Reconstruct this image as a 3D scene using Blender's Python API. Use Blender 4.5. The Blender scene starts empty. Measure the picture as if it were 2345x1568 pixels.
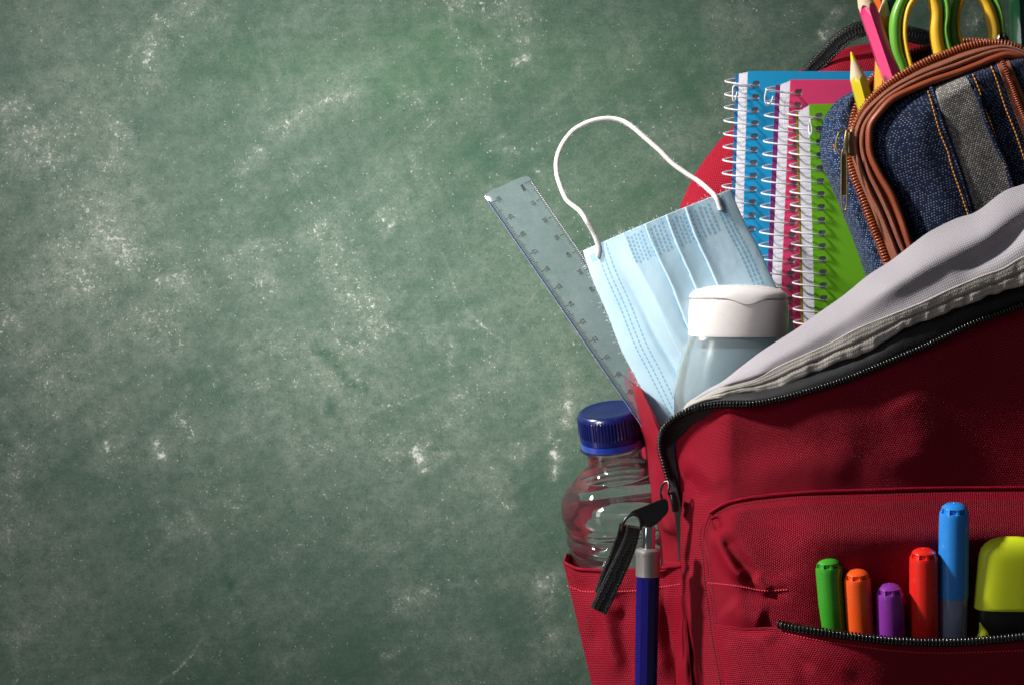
import bpy, math, random
import numpy as np
from mathutils import Vector, Matrix
random.seed(7); rng = np.random.default_rng(11)
sc = bpy.context.scene
COL = sc.collection

# ------------------------------------------------------------ camera, world, lamps
DCAM = 140.0            # cm from the chalkboard to the lens
FPX = 6208.0            # focal length in layout pixels (picture 2345 wide)
ZC0 = 0.60              # camera height, metres
cam_d = bpy.data.cameras.new("camera"); cam = bpy.data.objects.new("camera", cam_d); COL.objects.link(cam)
cam.location = (0, -DCAM/100, ZC0); cam.rotation_euler = (math.radians(90), 0, 0)
cam_d.sensor_width = 36; cam_d.lens = 36*FPX/2345.0; cam_d.clip_start = 0.05; cam_d.clip_end = 50
sc.camera = cam
sc.view_settings.view_transform = 'Standard'; sc.view_settings.look = 'None'
sc.view_settings.exposure = 0.0; sc.view_settings.gamma = 1.0
sc.cycles.use_denoising = True
sc.cycles.max_bounces = 14; sc.cycles.transparent_max_bounces = 24; sc.cycles.transmission_bounces = 14
sc.cycles.glossy_bounces = 6; sc.cycles.diffuse_bounces = 4; sc.cycles.sample_clamp_indirect = 6.0

world = bpy.data.worlds.new("World"); sc.world = world; world.use_nodes = True
bg = world.node_tree.nodes["Background"]; bg.inputs[0].default_value = (0.80, 0.86, 1.0, 1); bg.inputs[1].default_value = 0.062

def lamp(name, kind, loc, target, power, color, **kw):
    l = bpy.data.lights.new(name, kind); o = bpy.data.objects.new(name, l); COL.objects.link(o)
    o.location = loc; o.rotation_euler = (Vector(target)-Vector(loc)).to_track_quat('-Z', 'Y').to_euler()
    l.energy = power; l.color = color
    for k, v in kw.items(): setattr(l, k, v)
    return o
# hard key from the left, a little above and just in front of the board
_az, _el, _r = math.radians(77), math.radians(35), 3.2
_t = Vector((0.12, -0.15, ZC0))
lamp("key_lamp", 'AREA', _t + _r*Vector((-math.sin(_az)*math.cos(_el), -math.cos(_az)*math.cos(_el), math.sin(_el))), _t,
     176, (1.0, 0.965, 0.92), shape='DISK', size=0.24)
# added spot from the left front, makes the bright pool on the chalkboard
lamp("board_fill_spot", 'SPOT', (-0.86, -0.95, ZC0+0.52), (-0.045, 0.0, ZC0+0.055), 215, (1.0, 0.98, 0.93), spot_size=math.radians(16.5), spot_blend=1.0, shadow_soft_size=0.13)
# added narrow strip light at left front: weak fill and upright highlights
lamp("fill_strip", 'AREA', (-1.35, -1.35, ZC0+0.30), (0.12, -0.1, ZC0), 3.6, (0.93, 0.96, 1.0), shape='RECTANGLE', size=0.26, size_y=0.75)

# ------------------------------------------------------------ layout helpers
def P(px, py, d):
    px, py, d = np.broadcast_arrays(np.asarray(px, float), np.asarray(py, float), np.asarray(d, float))
    k = (DCAM-d)/FPX/100
    return np.stack([(px-1172.5)*k, -d/100, (784-py)*k+ZC0], -1)
def cm(px, d=15): return px*(DCAM-d)/FPX/100       # layout pixels -> metres at depth d
def zmap(ox, oy, s): return lambda x, y: (ox+x*s, oy+y*s)
Z1 = zmap(1603, 0, .31641); Z2 = zmap(1087.8, 229, .36519); Z3 = zmap(1603, 400.8, .36514)
Z4 = zmap(1259.5, 858.8, .45258); Z5 = zmap(1545.8, 1030.5, .34287); ZR = zmap(1087.8, 377.9, .18256)
ZS = zmap(1946.5, 0, .16992); ZN = zmap(1631.7, 143.1, .1643); ZP = zmap(1345.4, 1059.1, .18256); ZCa = zmap(1860.7, 257.6, .21902)
def mp(Z, pts, d=None):
    out = []
    for p in pts:
        a = Z(p[0], p[1]); out.append((a[0], a[1], p[2] if len(p) > 2 else d))
    return out
def crs(pts, n, closed=False):
    """arc-length Catmull-Rom resample of an (m, k) list to n points"""
    p = np.asarray(pts, float)
    if len(p) == 2:
        t = np.linspace(0, 1, n)[:, None]; return p[0]*(1-t)+p[1]*t
    q = np.vstack([p[-1], p, p[0], p[1]]) if closed else np.vstack([2*p[0]-p[1], p, 2*p[-1]-p[-2]])
    m = len(q)-3; t = np.linspace(0, 1, 17)[:-1][:, None]; seg = []
    for i in range(m):
        a, b, c, e = q[i:i+4]
        seg.append(.5*((2*b)+(c-a)*t+(2*a-5*b+4*c-e)*t**2+(3*b-a-3*c+e)*t**3))
    s = np.vstack(seg+[q[-2][None]])
    L = np.r_[0, np.cumsum(np.linalg.norm(np.diff(s[:, :2], axis=0), axis=1)+1e-9)]
    tt = np.linspace(0, L[-1], n)
    return np.stack([np.interp(tt, L, s[:, k]) for k in range(s.shape[1])], -1)
def loft(curves, nu, nv):
    C = np.stack([crs(c, nu) for c in curves])
    k = len(curves)
    if k == 2:
        t = np.linspace(0, 1, nv)[:, None, None]; return C[0]*(1-t)+C[1]*t
    tt = np.linspace(0, k-1, nv); out = np.zeros((nv, nu, 3))
    E = np.concatenate([(2*C[0]-C[1])[None], C, (2*C[-1]-C[-2])[None]])
    for j, x in enumerate(tt):
        i = min(int(x), k-2); t = x-i; a, b, c, e = E[i:i+4]
        out[j] = .5*((2*b)+(c-a)*t+(2*a-5*b+4*c-e)*t**2+(3*b-a-3*c+e)*t**3)
    return out
def sst(a, b, x):
    t = np.clip((np.asarray(x, float)-a)/(b-a), 0, 1); return t*t*(3-2*t)
def ridge(px, py, line, amp, w, taper=.25):
    """amp times a rounded profile around a polyline, fading at its ends"""
    px = np.asarray(px, float); py = np.asarray(py, float); L = crs([tuple(q[:2]) for q in line], 28)
    if px.ndim == 2:      # only work near the line
        m_ = (px > L[:, 0].min()-3*w) & (px < L[:, 0].max()+3*w) & (py > L[:, 1].min()-3*w) & (py < L[:, 1].max()+3*w)
        out = np.zeros(px.shape)
        if m_.any(): out[m_] = ridge(px[m_], py[m_], line, amp, w, taper)
        return out
    best = np.full(np.shape(px), 1e9); bt = np.zeros(np.shape(px))
    for i in range(len(L)-1):
        a, b = L[i], L[i+1]; ab = b-a; t = np.clip(((px-a[0])*ab[0]+(py-a[1])*ab[1])/(ab@ab+1e-9), 0, 1)
        dd = (px-a[0]-t*ab[0])**2+(py-a[1]-t*ab[1])**2; m = dd < best
        best = np.where(m, dd, best); bt = np.where(m, (i+t)/(len(L)-1), bt)
    return amp*np.exp(-best/w**2)*sst(-1e-3, taper, bt)*(1-sst(1-taper, 1.001, bt))
_nt = rng.random((64, 64))
def vnoise(x, y):
    x = np.asarray(x, float); y = np.asarray(y, float); i = np.floor(x).astype(int); j = np.floor(y).astype(int); fx = x-i; fy = y-j
    fx = fx*fx*(3-2*fx); fy = fy*fy*(3-2*fy); g = lambda a, b: _nt[a % 64, b % 64]
    return (g(i, j)*(1-fx)+g(i+1, j)*fx)*(1-fy)+(g(i, j+1)*(1-fx)+g(i+1, j+1)*fx)*fy-.5

# ------------------------------------------------------------ object helpers
def thing(name, loc, label, cat, group=None):
    o = bpy.data.objects.new(name, None); COL.objects.link(o); o.location = Vector(tuple(loc)); o.empty_display_size = .01
    o['label'] = label; o['category'] = cat
    if group: o['group'] = group
    return o
def rootloc(p):
    v = Vector((0, 0, 0))
    while p is not None: v += p.location; p = p.parent
    return v
def link(name, me, mat, parent, loc=None, kind=None, smooth=True, label=None):
    o = bpy.data.objects.new(name, me); COL.objects.link(o)
    if parent is not None: o.parent = parent
    if loc is not None: o.location = Vector(tuple(loc))-rootloc(parent)
    if mat is not None and not me.materials: me.materials.append(mat)
    if kind: o['kind'] = kind
    if label: o['label'] = label
    return o
def raw(name, V, F, mat, parent=None, uv=None, smooth=True, kind=None, label=None, auto=None):
    V = np.asarray(V, float).reshape(-1, 3)
    off = rootloc(parent) if parent is not None else Vector((0, 0, 0))
    V = V-np.array(off)
    me = bpy.data.meshes.new(name); me.from_pydata(V.tolist(), [], [tuple(int(i) for i in f) for f in F]); me.update()
    if smooth: me.polygons.foreach_set("use_smooth", [True]*len(me.polygons))
    if auto is not None:
        me.set_sharp_from_angle(angle=math.radians(auto))
    if uv is not None:
        ul = me.uv_layers.new(name="UVMap"); idx = np.empty(len(me.loops), int); me.loops.foreach_get("vertex_index", idx)
        ul.data.foreach_set("uv", np.asarray(uv, float)[idx].astype(np.float32).ravel())
    return link(name, me, mat, parent, kind=kind, label=label)
def gridF(nv, nu, wrap=False):
    F = []
    for j in range(nv-1):
        for i in range(nu if wrap else nu-1):
            a = j*nu+i; b = j*nu+(i+1) % nu; F.append((a, b, b+nu, a+nu))
    return F
def sheet(name, G, mat, parent, thick=.06, kind=None, label=None, rot=0.0):
    """G: (nv, nu, 3) layout grid -> mesh with cm uv and real thickness (cm)"""
    W = P(G[..., 0], G[..., 1], G[..., 2]); nv, nu = W.shape[:2]
    du = np.r_[0, np.cumsum(np.linalg.norm(np.diff(W, axis=1), axis=2).mean(0))]*100
    dv = np.r_[0, np.cumsum(np.linalg.norm(np.diff(W, axis=0), axis=2).mean(1))]*100
    U, Vv = np.meshgrid(du, dv)
    if rot: U, Vv = U*math.cos(rot)-Vv*math.sin(rot), U*math.sin(rot)+Vv*math.cos(rot)
    o = raw(name, W, gridF(nv, nu), mat, parent, uv=np.stack([U, Vv], -1).reshape(-1, 2), kind=kind, label=label)
    if thick:
        m = o.modifiers.new("thickness", 'SOLIDIFY'); m.thickness = thick/100; m.offset = 0; m.use_even_offset = False
    return o
def sweep(name, pts, rw, rd, mat, parent, ns=14, n=60, power=2.0, kind=None, label=None, world=False, closed=False):
    """flattened tube: rw = half width in layout px across the path, rd = half depth in cm"""
    p = crs(pts, n, closed) if not world else np.asarray(pts, float)
    if closed: p = p[:-1]
    n = len(p); W = P(p[:, 0], p[:, 1], p[:, 2]) if not world else p
    rw = np.interp(np.linspace(0, 1, n), np.linspace(0, 1, len(np.atleast_1d(rw))), np.atleast_1d(rw)); rd = np.interp(np.linspace(0, 1, n), np.linspace(0, 1, len(np.atleast_1d(rd))), np.atleast_1d(rd))
    T = (np.roll(W, -1, 0)-np.roll(W, 1, 0)) if closed else np.gradient(W, axis=0)
    T /= np.linalg.norm(T, axis=1)[:, None]+1e-12
    D = np.array([0, -1., 0]); D = D-T*(T@D)[:, None]; D /= np.linalg.norm(D, axis=1)[:, None]; S = np.cross(T, D)
    ph = np.linspace(0, 2*math.pi, ns, endpoint=False); c, s = np.cos(ph), np.sin(ph)
    c = np.sign(c)*abs(c)**(2/power); s = np.sign(s)*abs(s)**(2/power)
    kx = cm(1, 15) if not world else .01
    V = W[:, None]+S[:, None]*(rw*kx)[:, None, None]*c[None, :, None]+D[:, None]*(rd/100)[:, None, None]*s[None, :, None]
    L = np.r_[0, np.cumsum(np.linalg.norm(np.diff(W, axis=0), axis=1))]*100
    uv = np.stack(np.broadcast_arrays(L[:, None], (np.linspace(0, 1, ns)*(rw.mean()*kx*100*4))[None]), -1).reshape(-1, 2)
    F = gridF(n, ns, True)
    if closed: F += [((n-1)*ns+i, (n-1)*ns+(i+1) % ns, (i+1) % ns, i) for i in range(ns)]
    else: F += [tuple(range(ns))[::-1], tuple((n-1)*ns+i for i in range(ns))]
    return raw(name, V, F, mat, parent, uv=uv, kind=kind, label=label, auto=60)
def tubeVF(W, r, ns=8):
    W = np.asarray(W, float); n = len(W); T = np.gradient(W, axis=0); T /= np.linalg.norm(T, axis=1)[:, None]+1e-12
    u = np.cross(T[0], [0.3, .5, .8]); u /= np.linalg.norm(u); V = []
    r = np.broadcast_to(r, (n,))
    ph = np.linspace(0, 2*math.pi, ns, endpoint=False)
    for i in range(n):
        u = u-T[i]*(u@T[i]); u /= np.linalg.norm(u); v = np.cross(T[i], u)
        V.append(W[i]+r[i]*(np.cos(ph)[:, None]*u+np.sin(ph)[:, None]*v))
    F = gridF(n, ns, True)+[tuple(range(ns))[::-1], tuple((n-1)*ns+i for i in range(ns))]
    return np.vstack(V), F
def tube(name, pts, r, mat, parent, n=80, ns=10, label=None, kind=None):
    p = crs(pts, n); V, F = tubeVF(P(p[:, 0], p[:, 1], p[:, 2]), np.asarray(r)/100, ns)
    return raw(name, V, F, mat, parent, label=label, kind=kind, auto=60)
def join(parts):
    V, F, o = [], [], 0
    for v, f in parts:
        V.append(np.asarray(v)); F += [tuple(i+o for i in q) for q in f]; o += len(v)
    return np.vstack(V), F
def frame(A, B, squash=None):
    A, B = np.asarray(A, float), np.asarray(B, float); a = B-A; a = a/np.linalg.norm(a)
    f = np.array([0, -1., 0]); f = f-a*(a@f); f /= np.linalg.norm(f); r = np.cross(a, f)  # a axis, f towards lens
    return A, a, f, r
def latheVF(A, B, rows, ns=48, flat=1.0, ph0=0.0):
    """rows: (s, r[, fn(phi)->(ds, rscale)]) in cm from A towards B; flat squashes depth"""
    A, a, f, r = frame(A, B); ph = np.linspace(0, 2*math.pi, ns, endpoint=False)+ph0; V = []
    for s, rad in rows:
        s = np.broadcast_to(s, (ns,))/100; rad = np.broadcast_to(rad, (ns,))/100
        V.append(A+a*s[:, None]+r*(rad*np.cos(ph))[:, None]+f*(flat*rad*np.sin(ph))[:, None])
    n = len(rows); F = gridF(n, ns, True)+[tuple(range(ns))[::-1], tuple((n-1)*ns+i for i in range(ns))]
    return np.vstack(V), F
def lathe(name, A, B, rows, mat, parent, ns=48, flat=1.0, auto=35, label=None, ph0=0.0):
    V, F = latheVF(A, B, rows, ns, flat, ph0); return raw(name, V, F, mat, parent, auto=auto, label=label)
def boxVF(c, ax, ay, az):
    c = np.asarray(c, float); V = [c+sx*np.asarray(ax)+sy*np.asarray(ay)+sz*np.asarray(az) for sx in (-1, 1) for sy in (-1, 1) for sz in (-1, 1)]
    return np.array(V), [(0, 1, 3, 2), (4, 6, 7, 5), (0, 4, 5, 1), (2, 3, 7, 6), (0, 2, 6, 4), (1, 5, 7, 3)]
def dashes(name, line, D, mat, parent, pitch=7., duty=.65, r=.035, lift=.04, kind='stuff', label=None):
    """sewn thread: short rounded dashes lying on a surface D(px, py)"""
    L = np.linalg.norm(np.diff(np.array([q[:2] for q in line]), axis=0), axis=1).sum(); m = int(L/pitch)
    p = crs([tuple(q[:2]) for q in line], m*6+1); out = []
    for k in range(m):
        q = p[k*6:k*6+6]; q = q[:max(3, int(6*duty)+1)]
        j = vnoise(k*.7, 3.3)*.5; dd = D(q[:, 0], q[:, 1])+lift+r*np.sin(np.linspace(0, math.pi, len(q)))-.01
        out.append(tubeVF(P(q[:, 0]+j, q[:, 1]+j, dd), r/100, 6))
    V, F = join(out); return raw(name, V, F, mat, parent, kind=kind, label=label)

# ------------------------------------------------------------ materials
def lin(h):
    h = h.lstrip('#'); c = [int(h[i:i+2], 16)/255 for i in (0, 2, 4)]
    return tuple(((x+.055)/1.055)**2.4 if x > .04045 else x/12.92 for x in c)+(1,)
class NG:
    def __init__(s, name):
        s.m = bpy.data.materials.new(name); s.m.use_nodes = True; s.t = s.m.node_tree
        for n in list(s.t.nodes): s.t.nodes.remove(n)
        s.out = s.t.nodes.new('ShaderNodeOutputMaterial')
    def n(s, typ, ins=None, **pr):
        nd = s.t.nodes.new('ShaderNode'+typ)
        for k, v in pr.items(): setattr(nd, k, v)
        for k, v in (ins or {}).items():
            if isinstance(v, bpy.types.NodeSocket): s.t.links.new(v, nd.inputs[k])
            else: nd.inputs[k].default_value = v
        return nd
    def math(s, op, a, b=0.0, clamp=False):
        return s.n('Math', {0: a, 1: b}, operation=op, use_clamp=clamp).outputs[0]
    def mix(s, f, a, b, blend='MIX'):
        nd = s.n('Mix', {0: f, 6: a, 7: b}, data_type='RGBA', blend_type=blend); return nd.outputs[2]
    def ramp(s, f, stops):
        nd = s.n('ValToRGB', {0: f}); e = nd.color_ramp.elements
        while len(e) < len(stops): e.new(.5)
        for el, (p, c) in zip(e, stops): el.position = p; el.color = c if len(c) == 4 else tuple(c)+(1,)
        return nd.outputs[0]
    def noise(s, vec, scale, detail=3, rough=.55, dist=0.0):
        return s.n('TexNoise', {'Vector': vec, 'Scale': scale, 'Detail': detail, 'Roughness': rough, 'Distortion': dist}).outputs[0]
    def done(s, sh, vol=None):
        s.t.links.new(sh, s.out.inputs[0]); return s.m
    def bsdf(s, **k):
        ins = {kk.replace('_', ' '): v for kk, v in k.items()}; return s.n('BsdfPrincipled', ins).outputs[0]
def plastic(name, col, rough=.35, spec=.5, sss=0.0, var=.08, metal=0.0, bump=.02, trans=0.0, coat=0.0, scale=120):
    g = NG(name); tc = g.n('TexCoord').outputs['Object']; nz = g.noise(tc, scale, 4); big = g.noise(tc, 18, 2)
    c = g.mix(g.math('MULTIPLY', big, var*2), lin(col), tuple(x*.55 for x in lin(col)[:3])+(1,))
    b = g.n('Bump', {'Height': nz, 'Strength': .25, 'Distance': bump/1000}).outputs[0]
    r = g.math('ADD', g.math('MULTIPLY', nz, .12), rough-.06)
    ins = {'Base_Color': c, 'Roughness': r, 'Normal': b, 'Metallic': metal, 'Specular_IOR_Level': spec, 'Transmission_Weight': trans, 'Coat_Weight': coat}
    if sss: ins.update({'Subsurface_Weight': sss, 'Subsurface_Radius': (.004, .003, .003), 'Subsurface_Scale': 1.0})
    return g.done(g.bsdf(**ins))
def woven(name, col, gap, pitch=.105, pv=None, rough=.5, spec=.45, bump=.12, sheen=.25, fade=None, flecks=None, twill=0.5):
    """plain weave: yarn bumps from the cm-scaled UVs"""
    g = NG(name); uv = g.n('UVMap').outputs[0]; nz = g.noise(uv, 3.0, 3); nzf = g.noise(uv, 26, 3)
    wob = g.n('VectorMath', {0: uv, 1: g.n('VectorMath', {0: g.n('TexNoise', {'Vector': uv, 'Scale': 1.6, 'Detail': 2}).outputs['Color'], 3: .10}, operation='SCALE').outputs[0]}, operation='ADD').outputs[0]
    sp = g.n('SeparateXYZ', {0: wob}); u = g.math('MULTIPLY', sp.outputs[0], 1/pitch); v = g.math('MULTIPLY', sp.outputs[1], 1/(pv or pitch))
    row = g.math('FLOOR', v); uu = g.math('ADD', u, g.math('MULTIPLY', row, twill))
    a = g.math('ABSOLUTE', g.math('SINE', g.math('MULTIPLY', uu, math.pi))); b = g.math('ABSOLUTE', g.math('SINE', g.math('MULTIPLY', v, math.pi)))
    h = g.math('MULTIPLY', g.math('POWER', a, .7), g.math('POWER', b, .6))
    c = g.mix(g.math('POWER', h, .8), lin(gap), lin(col))
    c = g.mix(g.math('MULTIPLY', nz, .45), c, tuple(x*.7 for x in lin(col)[:3])+(1,))
    if fade: c = g.mix(g.math('MULTIPLY', g.ramp(nz, [(.52, (0, 0, 0)), (.72, (1, 1, 1))]), .5), c, lin(fade))
    if flecks:
        wn = g.n('TexWhiteNoise', {'Vector': g.n('CombineXYZ', {0: g.math('FLOOR', uu), 1: row}).outputs[0]}, noise_dimensions='2D').outputs[0]
        m = g.math('MULTIPLY', g.math('GREATER_THAN', h, flecks[2] if len(flecks) > 2 else .55), g.math('GREATER_THAN', wn, flecks[1]))
        c = g.mix(g.math('MULTIPLY', m, g.math('ADD', .35, g.math('MULTIPLY', wn, .5))), c, lin(flecks[0]))
    hh = g.math('ADD', h, g.math('MULTIPLY', nzf, .5))
    bp = g.n('Bump', {'Height': hh, 'Strength': .75, 'Distance': bump/1000}).outputs[0]
    return g.done(g.bsdf(Base_Color=c, Roughness=rough, Normal=bp, Specular_IOR_Level=spec, Sheen_Weight=sheen, Sheen_Roughness=.4))
RED = woven("red_polyester", '#a50d2a', '#36030f', pitch=.115, pv=.085, rough=.5, spec=.13, bump=.42, sheen=0.0)
LIN = woven("grey_lining", '#bab5bb', '#868088', pitch=.10, pv=.085, rough=.5, bump=.12, sheen=0)
TAPE = woven("lining_tape", '#cbc5bd', '#8f8982', pitch=.075, pv=.14, rough=.6, bump=.2, sheen=0)
BLK = woven("black_webbing", '#0e0e10', '#030304', pitch=.16, pv=.09, rough=.45, spec=.45, bump=.3, sheen=0)
BTAPE = woven("black_zip_tape", '#1f1f23', '#09090b', pitch=.09, pv=.06, rough=.55, bump=.15, sheen=.1)
DENIM = woven("dark_denim", '#16213c', '#090e1c', pitch=.14, pv=.11, rough=.8, spec=.15, bump=.2, sheen=.1, fade='#152a50', flecks=('#78839a', .35, .84))
DENIM2 = woven("worn_denim", '#1a2c4e', '#0a1426', pitch=.14, pv=.11, rough=.8, spec=.15, bump=.2, sheen=.1, fade='#3f6aa3', flecks=('#8d99ae', .4, .82))
STRIPE = woven("grey_basket_weave", '#8f8b86', '#161b2a', pitch=.13, pv=.09, rough=.8, spec=.15, bump=.2, sheen=.0, flecks=('#c4bfb6', .5, .6))
BROWN = woven("brown_zip_fabric", '#a0583a', '#5c2c18', pitch=.07, pv=.06, rough=.6, bump=.15)
LEATHER = plastic("brown_leather", '#96482a', rough=.42, bump=.12, scale=500, var=.25)
BRTOOTH = plastic("brown_nylon", '#9a4e2c', rough=.25, var=.1)
BKTOOTH = plastic("black_nylon", '#121315', rough=.22, var=.1)
BKMETAL = plastic("black_enamel", '#0b0b0d', rough=.22, spec=.6, coat=.4)
BRASS = plastic("antique_brass", '#9b8760', rough=.35, metal=.6, var=.4, bump=.08)
CHROME = plastic("chrome", '#d9d7d4', rough=.1, metal=1.0, var=.05)
SATIN = plastic("satin_silver", '#b3aeab', rough=.38, metal=.75, var=.1)
NAVYB = plastic("navy_barrel", '#141062', rough=.15, coat=.5)
WIRE = plastic("white_wire", '#d6d5d9', rough=.3)
CORD = plastic("white_elastic", '#e9e4e2', rough=.85, bump=.5, scale=900, sss=.1)
ORST = plastic("orange_thread", '#c98426', rough=.7, bump=.1, scale=900)
RDST = plastic("dark_red_thread", '#5a0a16', rough=.7)
RDST2 = plastic("red_thread", '#d2354c', rough=.6)
GRST = plastic("grey_thread", '#7d766e', rough=.8)
CAPW = plastic("white_cap_plastic", '#f2ecea', rough=.28, sss=.15)
NAVYCAP = plastic("blue_bottle_cap", '#0e1752', rough=.25, sss=.05)
INK = plastic("black_print", '#07090b', rough=.6)
PAPER = plastic("paper", '#d3d2da', rough=.8, var=.1)
WOOD = plastic("sharpened_wood", '#e6c9a4', rough=.65, bump=.12, scale=700, var=.3)
PINKP = plastic("pink_paint", '#ea2f78', rough=.22, coat=.5)
PINKL = plastic("pink_lead", '#e0407c', rough=.5)
ORP = plastic("orange_paint", '#e8661c', rough=.22, coat=.5)
YLP = plastic("yellow_paint", '#e9d51f', rough=.22, coat=.5)
GLP = plastic("golden_paint", '#f0b02a', rough=.22, coat=.5)
DGP = plastic("dark_green_paint", '#0e4428', rough=.22, coat=.5)
TLP = plastic("teal_paint", '#2f6b5e', rough=.25, coat=.5)
SGRN = plastic("green_handle", '#6cb33c', rough=.35, sss=.1)
SYEL = plastic("yellow_grip", '#eebf2c', rough=.45, sss=.15)
MASKEMB = plastic("embossed_mask", '#86b7d4', rough=.7)

def mask_mat():
    g = NG("blue_nonwoven"); tc = g.n('TexCoord').outputs['Object']; n1 = g.noise(tc, 70, 4); n2 = g.noise(tc, 900, 3)
    c = g.mix(n1, lin('#d6edf8'), lin('#bfe1f2')); bp = g.n('Bump', {'Height': n2, 'Strength': .5, 'Distance': .00012}).outputs[0]
    a = g.bsdf(Base_Color=c, Roughness=.8, Normal=bp, Sheen_Weight=.3, Specular_IOR_Level=.2)
    b = g.n('BsdfTranslucent', {'Color': c}).outputs[0]
    return g.done(g.n('MixShader', {0: .28, 1: a, 2: b}).outputs[0])
MASK = mask_mat()
def cover_mat(name, col, edge=.18, tr=.25):
    g = NG(name); tc = g.n('TexCoord').outputs['Object']; n1 = g.noise(tc, 22, 3); n2 = g.noise(tc, 1500, 2)
    c = g.mix(g.math('MULTIPLY', n1, .3), lin(col), tuple(x*.8 for x in lin(col)[:3])+(1,)); bp = g.n('Bump', {'Height': n2, 'Strength': .3, 'Distance': .00002}).outputs[0]
    a = g.bsdf(Base_Color=c, Roughness=.3, Normal=bp, Specular_IOR_Level=.5)
    m = g.n('MixShader', {0: tr, 1: a, 2: g.n('BsdfTranslucent', {'Color': c}).outputs[0]}).outputs[0]
    t = g.n('BsdfTransparent', {'Color': tuple(.3+.7*x for x in lin(col)[:3])+(1,)}).outputs[0]
    return g.done(g.n('MixShader', {0: edge, 1: m, 2: t}).outputs[0])
def film(name, tint, gloss=.06, haze=.0, hazecol=(.6, .7, .75, 1), rough=.05):
    """thin clear plastic: tinted see-through plus a surface reflection"""
    g = NG(name); tc = g.n('TexCoord').outputs['Object']; n1 = g.noise(tc, 60, 5)
    fr = g.n('Fresnel', {'IOR': 1.5}).outputs[0]
    t = g.n('BsdfTransparent', {'Color': tint}).outputs[0]; gl = g.n('BsdfGlossy', {'Roughness': rough, 'Color': (1, 1, 1, 1)}).outputs[0]
    df = g.n('BsdfDiffuse', {'Color': hazecol}).outputs[0]
    tl = g.n('BsdfTranslucent', {'Color': hazecol}).outputs[0]; df = g.n('MixShader', {0: .5, 1: df, 2: tl}).outputs[0]
    a = g.n('MixShader', {0: g.math('MULTIPLY', g.math('ADD', n1, .5), haze), 1: t, 2: df}).outputs[0]
    return g.done(g.n('MixShader', {0: g.math('ADD', fr, gloss-.04, clamp=True), 1: a, 2: gl}).outputs[0])
def glass(name, col, ior, rough=0.0):
    g = NG(name); return g.done(g.n('BsdfGlass', {'Color': col, 'IOR': ior, 'Roughness': rough}).outputs[0])

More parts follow.
